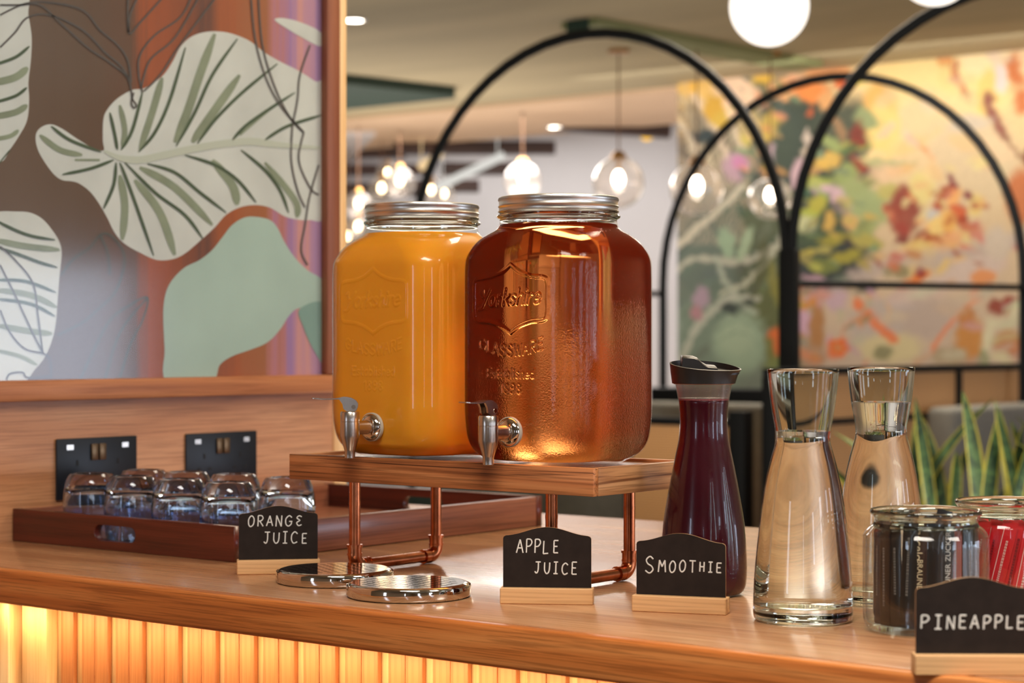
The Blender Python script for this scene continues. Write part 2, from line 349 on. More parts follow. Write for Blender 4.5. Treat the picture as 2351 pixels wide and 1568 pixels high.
def rattan_mat():
    m, nt, out = new_mat('woven_cane'); L = nt.links.new; b = bsdf(nt, out, Roughness=.6)
    tc = N(nt, 'ShaderNodeTexCoord'); hs = []
    for rot in (0, 1):
        wv = N(nt, 'ShaderNodeTexWave', wave_type='BANDS', bands_direction='X' if rot == 0 else 'Z'); wv.inputs['Scale'].default_value = 36; wv.inputs['Distortion'].default_value = .3
        L(tc.outputs['Object'], wv.inputs['Vector']); hs.append(wv)
    mu = N(nt, 'ShaderNodeMath', operation='MULTIPLY'); L(hs[0].outputs['Fac'], mu.inputs[0]); L(hs[1].outputs['Fac'], mu.inputs[1])
    rp = N(nt, 'ShaderNodeValToRGB'); e = rp.color_ramp.elements; e[0].color = lin((204, 148, 94)); e[1].color = lin((238, 190, 136)); L(mu.outputs[0], rp.inputs[0]); L(rp.outputs[0], b.inputs['Base Color'])
    bp = N(nt, 'ShaderNodeBump', i_Strength=.4, i_Distance=.003); L(mu.outputs[0], bp.inputs['Height']); L(bp.outputs[0], b.inputs['Normal'])
    return m
CANE = rattan_mat()
def attr_mat(name, attr, rough=.7):
    m, nt, out = new_mat(name); b = bsdf(nt, out, Roughness=rough); a = N(nt, 'ShaderNodeAttribute', attribute_name=attr); nt.links.new(a.outputs['Color'], b.inputs['Base Color'])
    b.inputs['Specular IOR Level'].default_value = .25; return m
# ------------------------------------------------------------------ room shell
WU, WV1 = -2.222, 2.346        # oak partition plane and its far end
MV = 8.86                      # mural wall plane
CEIL = 2.65
def sbox(name, x0, x1, y0, y1, z0, z1, m, bev=0, mats=None):
    c = ((x0+x1)/2, (y0+y1)/2, z0)
    o = MB().box(x0-c[0], x1-c[0], y0-c[1], y1-c[1], 0, z1-z0, bev).build(name, m, None, loc=c); return struct(o)
sbox('floor', -15, 5, -4.2, 12.5, -.1, 0, FLOORM)
sbox('ceiling', -15, 5, -4.2, MV+.12, CEIL, CEIL+.1, CEILM)
sbox('ceiling_soffit', -15, -5.86, MV+.12, 10.4, CEIL-.02, CEIL+.1, CEILB)
sbox('ceiling_far', -15, -5.86, 10.4, 12.5, 2.98, 3.08, WHITEW)
sbox('wall_far', -15, -5.7, 12.2, 12.35, 0, 2.98, WHITEW)
sbox('wall_mural', -5.875, 5, MV, MV+.12, 0, CEIL, PLASTER)
sbox('wall_recess', -5.86, -5.72, MV+.12, 12.2, 0, 2.98, WHITEW)
sbox('wall_left', -15.1, -15, -4.2, 12.35, 0, 3.08, WHITEW)
sbox('wall_partition', WU-.14, WU, .2, WV1, 0, CEIL, OAK_WALL)
sbox('trim_1', WU-.14, WU+.004, WV1+.0005, WV1+.029, 0, CEIL-.002, PALE_V, .002)
# walls behind the camera with their daylight windows
def window_wall(name, fixed, axis, lo, hi, wins):
    mb = MB()
    def bx(a, b, z0, z1):
        if axis == 'x': mb.box(fixed, fixed+.15, a, b, z0, z1)
        else: mb.box(a, b, fixed-.15, fixed, z0, z1)
    x = lo
    for a, b, z0, z1 in wins: bx(x, a, 0, CEIL); bx(a, b, 0, z0); bx(a, b, z1, CEIL); x = b
    bx(x, hi, 0, CEIL); struct(mb.build(name, PLASTER))
RW = [(-2.2, -1.7, .7, 2.35), (.4, 1.0, .7, 2.35), (2.6, 3.1, .7, 2.35), (4.2, 4.7, .7, 2.35), (5.6, 7.9, .25, 1.75)]
BW = [(-1.9, -1.4, .7, 2.35), (2.4, 2.62, .7, 2.35)]
window_wall('wall_right', 4.6, 'x', -4.2, MV, RW)
window_wall('wall_back', -4.0, 'y', -15, 4.6, BW)
DAY = emit('daylit_window_pane', (214, 228, 250), 8.0)
wn = 0
for wins, ax in ((RW, 'x'), (BW, 'y')):
    for a, b, z0, z1 in wins:
        wn += 1; h = (b-a)/2; H_ = z1-z0
        def wb(mb, p0, p1, q0, q1, r0, r1): return mb.box(p0, p1, q0, q1, r0, r1) if ax == 'x' else mb.box(q0, q1, -p1, -p0, r0, r1)
        mb = MB(); wb(mb, -.02, .02, -h, h, 0, .04); wb(mb, -.02, .02, -h, h, H_-.04, H_); wb(mb, -.02, .02, -h, -h+.03, .04, H_-.04); wb(mb, -.02, .02, h-.03, h, .04, H_-.04)
        f = struct(mb.build('window_%d' % wn, BLACKM, loc=(4.66, (a+b)/2, z0) if ax == 'x' else ((a+b)/2, -4.07, z0)))
        mb = MB(); wb(mb, .021, .026, -h, h, 0, H_); mb.build('window_pane', DAY, f)
# painted ceiling details
def slab_z(name, pts, z, th, m):
    P = [at_z(x, y, z) for x, y in pts]; c = sum(P, Vector())/len(P); n = len(P)
    vs = [(p.x-c.x, p.y-c.y, 0) for p in P]+[(p.x-c.x, p.y-c.y, th) for p in P]
    fs = [tuple(range(n)), tuple(range(n, 2*n))[::-1]]+[(i, i+n, (i+1) % n+n, (i+1) % n) for i in range(n)]
    o = MB().add(vs, fs).build(name, m, loc=(c.x, c.y, z), fixn=True); return struct(o)
slab_z('ceiling_green_bulkhead', [(700, 182), (1045, 220), (1045, 226), (700, 262)], 2.60, .05, GREEN)
a = at_z(1850, 158, 2.62); b = at_z(1330, 62, 2.62)
d = Vector((a.x-b.x, a.y-b.y, 0)); ln = d.length
o = MB().box(-.10, .10, 0, ln, 0, .03).build('ceiling_beam', OLIVE, loc=(b.x, b.y, 2.62), rot=(0, 0, math.atan2(-d.x, d.y))); struct(o)
MB().box(-.055, .055, -.02, 0, -.045, .03).build('beam_end_block', GREEN, o)
slab_z('ceiling_white_bulkhead', [(700, 312), (862, 312), (800, 372), (700, 460)], 2.60, .03, WHITEW)
# ------------------------------------------------------------------ mural on the far wall (printed colour held per vertex)
def mural():
    u0, u1, z0, z1 = -5.872, -1.5, .05, CEIL-.005
    nu, nz = 440, 270
    U, Z = np.meshgrid(np.linspace(u0, u1, nu), np.linspace(z0, z1, nz))
    X = U*CS+MV*SN; Y = -U*SN+MV*CS; PX = CX+F*X/Y; PY = CY-F*(Z-CAMZ)/Y
    rng = np.random.RandomState(3)
    def wob(amp, sc):
        r = np.zeros_like(PX)
        for i in range(5):
            k = rng.uniform(.5, 1.6, 2)/sc; p = rng.uniform(0, 6.28); r += np.sin(PX*k[0]*rng.choice([-1, 1])+PY*k[1]+p)
        return r*amp/2.2
    QX = PX+wob(4, 22)+wob(2.2, 7); QY = PY+wob(4, 20)+wob(2.2, 6)
    def L3(c): return np.array(lin(c)[:3])
    t = np.clip((QX-1780)/120, 0, 1)[..., None]; s = np.clip((QY-120)/700, 0, 1)[..., None]
    img = (1-t)*((1-s)*L3((150, 140, 112))+s*L3((118, 128, 116)))+t*((1-s)*L3((238, 208, 150))+s*L3((196, 176, 158)))
    def blend(a, c):
        nonlocal img
        img = img*(1-a[..., None])+L3(c)*a[..., None]
    def E(x, y, rx, ry, c, ang=0, soft=.45, op=1.0):
        g = math.radians(ang); dx = QX-x; dy = QY-y
        p = (dx*math.cos(g)+dy*math.sin(g))/rx; q = (-dx*math.sin(g)+dy*math.cos(g))/ry
        r = np.sqrt(p*p+q*q); blend(np.clip((1+soft*.5-r)/soft, 0, 1)*op, c)
    def S(pts, wd, c, op=1.0, soft=.5, taper=0):
        P = np.array([tuple(p)[:2] for p in smooth_path([(x, y, 0) for x, y in pts], 6)]); d = np.full(QX.shape, 1e9)
        for i in range(len(P)-1):
            a = P[i]; b = P[i+1]; ab = b-a; k = max(1e-6, ab@ab)
            h = np.clip(((QX-a[0])*ab[0]+(QY-a[1])*ab[1])/k, 0, 1)
            w_ = 1-taper*abs((i+.5)/(len(P)-1)*2-1)
            d = np.minimum(d, np.hypot(QX-a[0]-h*ab[0], QY-a[1]-h*ab[1])/max(.1, w_))
        blend(np.clip((wd*(.5+soft*.5)-d)/(wd*soft), 0, 1)*op, c)
    # --- dark foliage masses
    E(1850, 380, 110, 190, (66, 74, 64)); E(1760, 330, 90, 130, (70, 80, 72)); E(1900, 590, 110, 80, (64, 70, 70)); E(1870, 480, 70, 110, (78, 92, 72))
    E(1960, 320, 80, 90, (84, 88, 74)); E(1560, 430, 50, 200, (110, 104, 92)); E(1660, 600, 130, 120, (104, 116, 106)); E(1620, 780, 130, 110, (120, 136, 120))
    E(1750, 560, 60, 200, (92, 100, 78)); E(1770, 720, 45, 120, (98, 104, 70)); E(1650, 470, 60, 50, (78, 96, 84)); E(1700, 430, 90, 40, (88, 104, 90), -40)
    # --- straw palm fronds upper left
    E(1545, 255, 55, 75, (214, 184, 134)); E(1590, 215, 60, 40, (226, 186, 110)); E(1690, 225, 55, 60, (236, 206, 176), 20)
    for i in range(34):
        x = 1500+i*5.2; S([(x-8, 200+i*1.1), (x+40, 300+i*2), (x+78, 420+i*2)], 3.2, rng.choice([0, 1]) and (208, 190, 160) or (110, 98, 86), .85)
    for i in range(22):
        x = 1508+i*7; S([(x, 330+i*3), (x+36, 470), (x+60, 560)], 3, (186, 170, 148), .65)
    S([(1585, 190), (1620, 270), (1645, 305)], 17, (230, 206, 176)); S([(1640, 310), (1690, 380)], 13, (206, 186, 164)); S([(1680, 285), (1712, 345)], 14, (198, 180, 156))
    S([(1560, 285), (1600, 340), (1604, 380)], 10, (186, 172, 152)); S([(1655, 180), (1690, 255), (1705, 270)], 18, (240, 196, 164)); S([(1735, 165), (1748, 225)], 16, (244, 212, 176))
    for i in range(9): S([(1650+i*9, 190), (1680+i*8, 250+i)], 2.5, (232, 170, 134), .5)
    E(1594, 195, 14, 20, (232, 184, 90)); E(1640, 250, 28, 34, (200, 158, 66)); E(1655, 275, 20, 22, (196, 164, 74)); E(1752, 180, 18, 18, (228, 184, 80)); E(1725, 290, 26, 36, (206, 176, 120), 20)
    E(1778, 285, 26, 34, (190, 164, 84)); E(1770, 320, 20, 14, (202, 172, 88)); E(1690, 250, 12, 10, (190, 180, 120)); E(1610, 290, 22, 60, (96, 92, 82), -30, op=.6); E(1620, 315, 26, 14, (54, 64, 66))
    E(1770, 400, 46, 60, (64, 76, 72)); E(1800, 330, 26, 60, (72, 82, 72)); S([(1500, 640), (1600, 520), (1690, 440)], 30, (76, 88, 84), .7); S([(1700, 600), (1640, 520), (1600, 480)], 10, (84, 98, 92), .7)
    # --- orange and cream along the top
    E(1800, 205, 40, 22, (232, 172, 120)); E(1865, 212, 42, 26, (230, 140, 76)); E(1905, 165, 55, 16, (238, 168, 112)); E(1900, 230, 22, 26, (214, 160, 106))
    E(1858, 260, 10, 10, (176, 92, 60)); E(1830, 180, 30, 12, (230, 178, 140)); E(1945, 190, 30, 12, (210, 96, 48)); E(1975, 185, 18, 14, (206, 190, 90))
    E(2080, 190, 90, 75, (246, 216, 150)); E(2200, 190, 120, 110, (242, 216, 152)); E(2290, 130, 100, 50, (250, 226, 178)); E(2120, 320, 90, 110, (226, 200, 156)); E(2230, 380, 110, 120, (218, 196, 160))
    E(2020, 250, 40, 60, (226, 178, 104)); E(2030, 300, 36, 70, (232, 204, 130)); E(2180, 165, 30, 40, (226, 208, 140), op=.7); E(2270, 220, 26, 60, (236, 204, 120), op=.8)
    S([(2160, 115), (2190, 160), (2215, 220)], 13, (214, 150, 102)); S([(2195, 140), (2222, 230)], 8, (190, 116, 92)); E(2165, 130, 20, 22, (224, 160, 100)); S([(2280, 110), (2300, 190)], 20, (240, 210, 190), .7)
    S([(2325, 140), (2340, 190), (2345, 250)], 34, (206, 124, 78)); S([(2275, 225), (2285, 270), (2305, 310)], 26, (150, 96, 84)); S([(2305, 310), (2340, 360), (2375, 390)], 12, (150, 110, 88)); E(2372, 360, 26, 30, (140, 92, 70))
    E(2345, 450, 36, 60, (198, 122, 80)); E(2300, 180, 16, 30, (232, 212, 206)); E(2230, 280, 50, 20, (200, 190, 180), -10, op=.6)
    # --- leaves in the middle
    for x, y, rx, ry, c, a_ in [(1900, 370, 34, 18, (214, 176, 92), -20), (1912, 330, 36, 14, (148, 160, 104), 30), (1940, 400, 36, 20, (150, 162, 104), -35), (1870, 350, 24, 12, (120, 140, 112), 20), (1960, 440, 40, 30, (158, 168, 116), 10), (2000, 480, 46, 46, (160, 172, 122), 0),
        (1985, 530, 30, 20, (158, 166, 108), 0), (1870, 470, 34, 20, (178, 172, 78), -30), (1850, 512, 26, 22, (196, 198, 152), 0), (1905, 505, 13, 24, (204, 168, 92), 10), (1955, 510, 22, 15, (214, 172, 110), 30), (1920, 550, 40, 12, (156, 148, 70), -12), (1940, 590, 44, 13, (160, 152, 70), -18),
        (1990, 555, 40, 14, (176, 166, 92), 8), (1890, 610, 40, 12, (120, 128, 74), 10), (1880, 420, 20, 12, (170, 168, 90), 40), (2010, 590, 24, 16, (212, 176, 130), 0), (1930, 300, 30, 12, (150, 120, 90), 60), (1990, 270, 30, 18, (146, 156, 112), 30), (2040, 440, 30, 20, (190, 180, 110), 0)]:
        E(x, y, rx, ry, c, a_)
    E(1975, 320, 18, 50, (124, 66, 56)); E(1970, 355, 20, 34, (140, 60, 50)); E(1985, 390, 14, 22, (150, 76, 60)); E(2005, 360, 40, 12, (232, 206, 150), -5); E(2040, 375, 60, 10, (180, 178, 130)); E(2070, 390, 34, 14, (226, 186, 130), -15); S([(2090, 315), (2120, 345), (2140, 370)], 12, (220, 150, 106))
    S([(1880, 430), (1920, 440), (1945, 475)], 22, (208, 178, 186)); E(1925, 465, 20, 12, (206, 172, 184), 60); E(1690, 385, 26, 34, (178, 148, 160)); E(1700, 375, 14, 20, (190, 130, 166)); S([(1772, 350), (1768, 380)], 18, (190, 166, 176)); S([(1858, 300), (1845, 370), (1825, 420)], 18, (196, 180, 166), taper=.5); E(1830, 400, 14, 40, (196, 166, 174), 20)
    # --- red blossoms
    for x, y, rx, ry, c, a_ in [(2080, 470, 34, 44, (152, 84, 70), 0), (2070, 510, 30, 22, (160, 90, 74), 0), (2130, 545, 36, 16, (140, 62, 54), -8), (2120, 560, 30, 10, (200, 80, 54), 0), (2070, 545, 18, 16, (140, 80, 70), 0), (2210, 500, 14, 34, (160, 66, 48), -10), (2200, 480, 22, 14, (206, 106, 70), 30), (2160, 465, 10, 26, (180, 90, 64), 15),
        (2230, 530, 30, 20, (206, 140, 120), 0), (2275, 555, 30, 12, (210, 120, 108), 20), (2110, 590, 44, 40, (228, 196, 120), -30), (2060, 600, 34, 16, (232, 170, 120), -35), (2100, 640, 40, 10, (222, 130, 72), -30), (2112, 625, 12, 12, (150, 58, 48), 0), (2150, 520, 20, 30, (236, 204, 130), 0), (2180, 510, 18, 30, (232, 178, 100), 0), (2120, 430, 26, 40, (226, 208, 140), 0), (2240, 470, 18, 26, (226, 200, 130), 0), (2185, 425, 10, 30, (140, 84, 84), -25), (2220, 450, 14, 8, (140, 80, 80), 10), (2225, 570, 26, 7, (222, 120, 76), 20), (2175, 560, 26, 16, (226, 176, 120), 0), (2140, 490, 16, 12, (200, 196, 190), 0), (2340, 570, 18, 8, (196, 108, 90), 0)]:
        E(x, y, rx, ry, c, a_)
    # --- mauve sweep and lower flowers
    S([(1960, 640), (2080, 600), (2200, 590), (2351, 545), (2420, 520)], 40, (188, 172, 164), .8); S([(2060, 700), (2150, 660), (2290, 600)], 44, (206, 184, 176), .8); E(2120, 735, 110, 44, (186, 168, 156), -8); E(2010, 745, 60, 60, (188, 174, 164)); E(2230, 620, 60, 26, (208, 188, 176), -15); E(2290, 560, 30, 40, (206, 190, 172))
    E(1920, 690, 26, 26, (196, 168, 178)); E(1885, 680, 30, 14, (204, 150, 140)); E(1870, 635, 24, 10, (184, 150, 164)); E(1842, 740, 18, 30, (204, 166, 186)); E(1875, 760, 18, 70, (176, 128, 84), 6); E(1860, 700, 26, 10, (206, 140, 70), -30); E(1835, 690, 14, 16, (180, 156, 66)); E(1990, 660, 30, 14, (90, 88, 80), -20); E(2060, 625, 30, 14, (150, 140, 104))
    E(1925, 800, 28, 22, (226, 112, 56)); E(1790, 790, 26, 36, (212, 112, 62)); E(1785, 835, 30, 18, (120, 130, 80)); E(2040, 800, 70, 34, (208, 194, 152)); E(2030, 810, 26, 18, (144, 140, 106)); E(1865, 820, 34, 30, (176, 146, 122)); E(1830, 825, 12, 16, (90, 110, 76))
    S([(1965, 690), (2010, 740), (2055, 780)], 17, (224, 128, 84)); S([(1935, 760), (1965, 735), (2005, 730)], 10, (212, 150, 122)); S([(2255, 680), (2210, 710), (2155, 780), (2140, 810)], 11, (220, 140, 104)); S([(2040, 700), (2035, 740)], 5, (220, 170, 110))
    E(2230, 780, 34, 50, (196, 138, 78)); E(2220, 730, 20, 26, (190, 130, 80)); E(2260, 640, 26, 20, (220, 150, 100)); E(2290, 705, 22, 16, (150, 80, 66)); E(2320, 700, 16, 20, (156, 82, 66)); S([(2265, 800), (2275, 740), (2320, 745), (2340, 700)], 26, (212, 204, 172)); E(2320, 790, 34, 34, (188, 122, 76)); E(2300, 820, 26, 12, (206, 196, 160)); E(2260, 830, 12, 26, (150, 156, 120)); E(2180, 820, 40, 26, (174, 156, 128))
    def dabs(n, x0, x1, y0, y1, cols, r0, r1, asp, a0, a1, op):
        for _ in range(n):
            c = cols[rng.randint(len(cols))]; r = rng.uniform(r0, r1); E(rng.uniform(x0, x1), rng.uniform(y0, y1), r, r*rng.uniform(asp*.6, asp), tuple(int(np.clip(v+rng.uniform(-14, 14), 0, 255)) for v in c), rng.uniform(a0, a1), .5, op)
    dabs(40, 1520, 1790, 430, 830, [(96, 110, 100), (122, 138, 122), (74, 86, 82), (66, 76, 74)], 14, 44, .28, -70, -20, .3)
    # --- big grey leaves lower left
    S([(1525, 585), (1580, 540), (1640, 490), (1705, 430)], 20, (198, 190, 170), .95, soft=.3, taper=.3); S([(1515, 680), (1560, 620), (1620, 595), (1700, 600), (1770, 570), (1820, 500)], 15, (186, 184, 166), .9, soft=.3, taper=.3); S([(1640, 590), (1690, 680), (1740, 720)], 12, (176, 184, 166), .85); S([(1790, 560), (1720, 640), (1660, 680)], 14, (186, 186, 164), .9, soft=.3, taper=.4)
    S([(1560, 830), (1620, 730), (1680, 690), (1740, 685)], 17, (182, 184, 168), .9, soft=.3, taper=.3); E(1700, 785, 60, 70, (150, 170, 146)); E(1690, 770, 44, 44, (160, 178, 152)); S([(1640, 760), (1690, 730), (1745, 760)], 5, (126, 146, 126), .7); S([(1640, 790), (1695, 762), (1750, 800)], 5, (126, 146, 126), .7); E(1680, 708, 30, 9, (66, 74, 70)); E(1722, 695, 14, 11, (74, 82, 72))
    E(1610, 680, 22, 30, (168, 146, 160)); E(1600, 720, 12, 22, (172, 130, 136), -15); E(1545, 760, 24, 60, (138, 152, 138)); E(1670, 560, 16, 36, (150, 172, 144), -10); E(1712, 560, 14, 40, (160, 178, 148), 15); E(1750, 600, 12, 60, (92, 94, 66), 10, op=.7); E(1778, 650, 12, 50, (150, 144, 70), -8, op=.6); E(1770, 800, 12, 26, (120, 120, 70))
    S([(1508, 560), (1516, 640)], 8, (80, 84, 84), .6)
    # --- small painterly dabs: clusters of leaves, petals and stems by zone
    dabs(46, 1840, 2010, 330, 620, [(150, 160, 100), (176, 170, 88), (196, 172, 100), (92, 104, 82), (64, 72, 66), (120, 140, 104)], 10, 26, .5, -50, 50, .8)
    dabs(40, 2010, 2260, 420, 620, [(222, 190, 124), (206, 120, 84), (160, 76, 60), (232, 176, 120), (226, 204, 150), (190, 100, 74)], 8, 24, .55, -60, 60, .75)
    dabs(26, 2000, 2340, 130, 400, [(240, 212, 160), (226, 196, 140), (224, 206, 150), (212, 180, 140), (230, 200, 180)], 16, 44, .6, -60, 60, .5)
    dabs(34, 1700, 1840, 150, 420, [(196, 164, 88), (90, 98, 84), (206, 150, 100), (120, 128, 100), (160, 146, 120), (70, 80, 74)], 9, 24, .5, 20, 80, .75)
    dabs(30, 1830, 2010, 640, 840, [(196, 160, 172), (176, 128, 84), (210, 140, 90), (120, 124, 100), (184, 172, 160)], 10, 26, .5, -80, 80, .65)
    dabs(26, 2010, 2351, 640, 840, [(196, 178, 164), (206, 188, 172), (182, 160, 144), (212, 150, 110), (206, 196, 160)], 12, 40, .4, -40, 10, .5)
    dabs(60, 2380, 2950, 80, 840, [(226, 190, 130), (206, 130, 84), (160, 84, 66), (232, 206, 160), (196, 176, 164), (150, 156, 112)], 18, 54, .5, -70, 70, .8)
    # canvas grain
    g = rng.normal(1, .035, img.shape[:2])[..., None]; img = np.clip(img*g, 0, 1)
    cx, cz = (u0+u1)/2, z0
    verts = np.stack([U-cx, np.zeros_like(U), Z-cz], -1).reshape(-1, 3)
    idx = np.arange(nu*nz).reshape(nz, nu); a, b, c, d = idx[:-1, :-1], idx[:-1, 1:], idx[1:, 1:], idx[1:, :-1]
    faces = np.stack([a, b, c, d], -1).reshape(-1, 4).tolist()
    n = nu*nz   # rim: a shallow panel edge 4 mm deep so that the print is a board with thickness
    me = bpy.data.meshes.new('mural'); rim = np.concatenate([idx[0, :], idx[1:, -1], idx[-1, -2::-1], idx[-2:0:-1, 0]])
    bv = verts[rim]+np.array([0, .004, 0]); m_ = len(rim)
    for i in range(m_): faces.append([int(rim[i]), n+i, n+(i+1) % m_, int(rim[(i+1) % m_])])
    me.from_pydata(np.concatenate([verts, bv]).tolist(), [], faces)
    ca = me.color_attributes.new('print', 'FLOAT_COLOR', 'POINT')
    col = np.ones((n+m_, 4)); col[:n, :3] = img.reshape(-1, 3); col[n:, :3] = .4
    ca.data.foreach_set('color', col.astype(np.float32).ravel())
    me.materials.append(attr_mat('mural_print', 'print', .75))
    o = link('mural', me, None, (cx, MV-.005, z0))
    tag(o, 'large painterly mural of flowers and tropical leaves covering the far wall', 'mural')
mural()
# ------------------------------------------------------------------ far lounge ceiling
def img_box(name, px0, px1, py0, py1, Y, th, m, label, cat, group=None, tilt=0):
    a = at_depth(px0, py1, Y); b = at_depth(px1, py1, Y); t = at_depth(px0, py0, Y); w_ = (b-a).length
    o = MB().box(0, w_, 0, th, 0, t.z-a.z, .004, 1).build(name, m, None, loc=a, rot=(0, tilt, TH)); return tag(o, label, cat, group)
B = 'ceiling_baffle'
img_box(B, 905, 1275, 323, 352, 13.6, .12, DBROWN, 'longest dark timber ceiling baffle, across the middle of the far ceiling', 'baffle', 'dark timber baffles over the lounge')
img_box(B, 700, 930, 332, 360, 14.4, .12, DBROWN, 'dark timber baffle beside the oak partition edge, topmost on the left', 'baffle', 'dark timber baffles over the lounge')
img_box(B, 1010, 1180, 372, 400, 14.2, .12, DBROWN, 'short dark baffle below the longest one, above the bulb pendants', 'baffle', 'dark timber baffles over the lounge')
img_box(B, 940, 1100, 412, 440, 14.6, .12, DBROWN, 'lowest dark baffle of the stair, just above the orange jar lid', 'baffle', 'dark timber baffles over the lounge')
img_box(B, 700, 985, 376, 400, 14.9, .12, DBROWN, 'dark timber baffle second from top beside the oak partition edge', 'baffle', 'dark timber baffles over the lounge')
img_box(B, 700, 960, 420, 450, 15.0, .12, DBROWN, 'dark timber baffle third from top beside the oak partition edge', 'baffle', 'dark timber baffles over the lounge')
img_box(B, 1275, 1540, 236, 262, 12.3, .14, DBROWN, 'upper dark brown fascia by the left edge of the mural', 'baffle', None, math.radians(-3))
img_box(B, 1275, 1540, 268, 296, 12.6, .14, DBROWN, 'lower dark brown fascia by the left edge of the mural', 'baffle', None, math.radians(4))
LINE = emit('linear_lamp', (235, 232, 224), .9); LINEW = emit('linear_lamp_warm', (250, 214, 160), 1.0)
for (x0, y0, x1, y1, mm, lb) in [(1000, 432, 1158, 356, LINE, 'long white linear ceiling lamp slanting under the dark baffles'), (962, 386, 1014, 352, LINEW, 'short warm linear ceiling lamp touching the black arch')]:
    a = at_depth(x0, y0, 13.3); b = at_depth(x1, y1, 13.3)
    o = MB().tube([(0, 0, 0), b-a], .028, 8).tube([(b-a)*.1, (b-a)*.1+Vector((0, 0, 2.98-a.z-(b-a).z*.1))], .004, 6).tube([(b-a)*.9, (b-a)*.9+Vector((0, 0, 2.98-a.z-(b-a).z*.9))], .004, 6).build('linear_lamp', mm, loc=a); tag(o, lb, 'lamp')
# ------------------------------------------------------------------ lamps
DISC = emit('downlight_disc', (255, 244, 226), 14)
for px, py, z, lb in [(813, 48, CEIL, 'round recessed downlight in the khaki ceiling beside the oak partition'), (1273, 293, CEIL-.02, 'small round downlight in the pink soffit above the apple juice jar')]:
    p = at_z(px, py, z-.006); t = thing('downlight', lb, 'ceiling light', p)
    MB().lathe([(.052, .006), (.058, .003), (.056, 0), (.040, 0), (.040, .004)], 28).build('rim', WHITEW, t)
    MB().lathe([(.041, .0045), (.041, .0015)], 24).build('lens', DISC, t)
OPAL = emit('opal_globe_light', (255, 244, 230), 1.6)
def cord_to(t, p, z0, r=.003, ceil=CEIL): MB().tube([(0, 0, z0), (0, 0, ceil-p.z-.022)], r, 6).build('cord', CORD, t); MB().lathe([(.0, ceil-p.z), (.05, ceil-p.z), (.05, ceil-p.z-.018), (.0, ceil-p.z-.022)], 20).build('ceiling_rose', BRASS, t)
for px, py, Y, r, lb in [(1766, 15, 5.0, .100, 'white opal globe pendant hanging in front of the first black arch'), (2148, -78, 5.0, .100, 'white opal globe pendant mostly cut off by the top of the photo')]:
    p = at_depth(px, py, Y); t = thing('globe_pendant', lb, 'lamp', p)
    MB().lathe([(r*math.sin(math.pi*i/24), -r*math.cos(math.pi*i/24)) for i in range(25)], 40).build('globe', OPAL, t)
    MB().lathe([(.0, r+.04), (.022, r+.04), (.022, r-.004), (.0, r-.004)], 20).build('cap', BRASS, t); cord_to(t, p, r+.04)
BULB = emit('filament_bulb', (255, 226, 176), 16); BULBW = emit('filament_bulb_bright', (255, 236, 214), 22)
def pendant(px, py, Y, r, lb, bulb, ceil=CEIL, group=None):
    p = at_depth(px, py, Y); t = thing('bulb_pendant', lb, 'lamp', p, group=group)
    pr = [(r*math.sin(math.radians(a)), -r*math.cos(math.radians(a))) for a in range(0, 163, 9)]
    MB().lathe(pr, 32).build('glass_globe', GLOBE, t)
    MB().lathe([(.0, r*1.28), (r*.20, r*1.22), (r*.34, r*.96), (r*.30, r*.90), (0, r*.90)], 20).build('cap', BRASS, t)
    MB().lathe([(0, -.16*r), (.13*r, -.12*r), (.21*r, .02*r), (.22*r, .18*r), (.17*r, .36*r), (.08*r, .48*r), (0, .50*r)], 16).build('bulb', bulb, t); MB().lathe([(.0, .48*r), (.09*r, .48*r), (.10*r, .9*r), (0, .92*r)], 12).build('lamp_holder', BRASS, t)
    cord_to(t, p, r*1.26, .004 if r > .1 else .003, ceil)
pendant(1420, 420, 9.4, .121, 'clear glass globe pendant above the right edge of the apple juice lid', BULBW)
pendant(1600, 435, 9.2, .124, 'clear glass globe pendant in front of the left part of the mural', BULBW)
pendant(1768, 455, 9.5, .105, 'clear glass globe pendant behind the foot of the first black arch', BULBW)
pendant(1200, 415, 11.8, .11, 'clear glass globe pendant above the left edge of the apple juice lid', BULB, CEIL)
k = 0
for px, py, Y, r, lb in [(918, 420, 12.8, .10, 'glass bulb pendant left of the black arch, brightest of its cluster'), (876, 436, 13.4, .09, 'glass bulb pendant second from the partition in the warm cluster'), (890, 400, 14.2, .08, 'small far glass bulb pendant, highest of the warm cluster'), (823, 472, 12.6, .09, 'glass bulb pendant nearest the partition, left above the orange jar'), (990, 440, 13.6, .085, 'glass bulb pendant just above the middle of the orange jar lid'), (1020, 448, 14.4, .08, 'faint glass bulb pendant above the right of the orange jar lid'), (822, 524, 13.0, .085, 'glass bulb pendant low beside the shoulder of the orange jar'), (798, 545, 13.8, .08, 'glass bulb pendant half hidden behind the pale partition edge')]:
    pendant(px, py, Y, r, lb, BULB, 2.98 if at_depth(px, py, Y).y > 10.4 else CEIL, 'warm bulb cluster in the far lounge')
AMBER = emit('amber_lamp', (250, 190, 60), 1.6); ORANGEL = emit('orange_lamp', (240, 110, 50), 1.4)
p = at_depth(1486, 300, 12.9); t = thing('amber_pendant', 'small amber ring lamp with orange shade at the left edge of the mural', 'lamp', p)
MB().tube(smooth_path([(.05*math.cos(a*math.pi/6), 0, .05*math.sin(a*math.pi/6)) for a in range(12)], 3, True)+[(.05, 0, 0)], .016, 8).build('ring', AMBER, t)
MB().lathe([(.09, .08), (.085, .125), (.01, .13), (0, .13)], 20).build('shade', ORANGEL, t); MB().tube([(0, 0, .128), (0, 0, 2.98-p.z if p.y > 10.4 else CEIL-.02-p.z)], .004, 6).build('cord', BRASS, t)
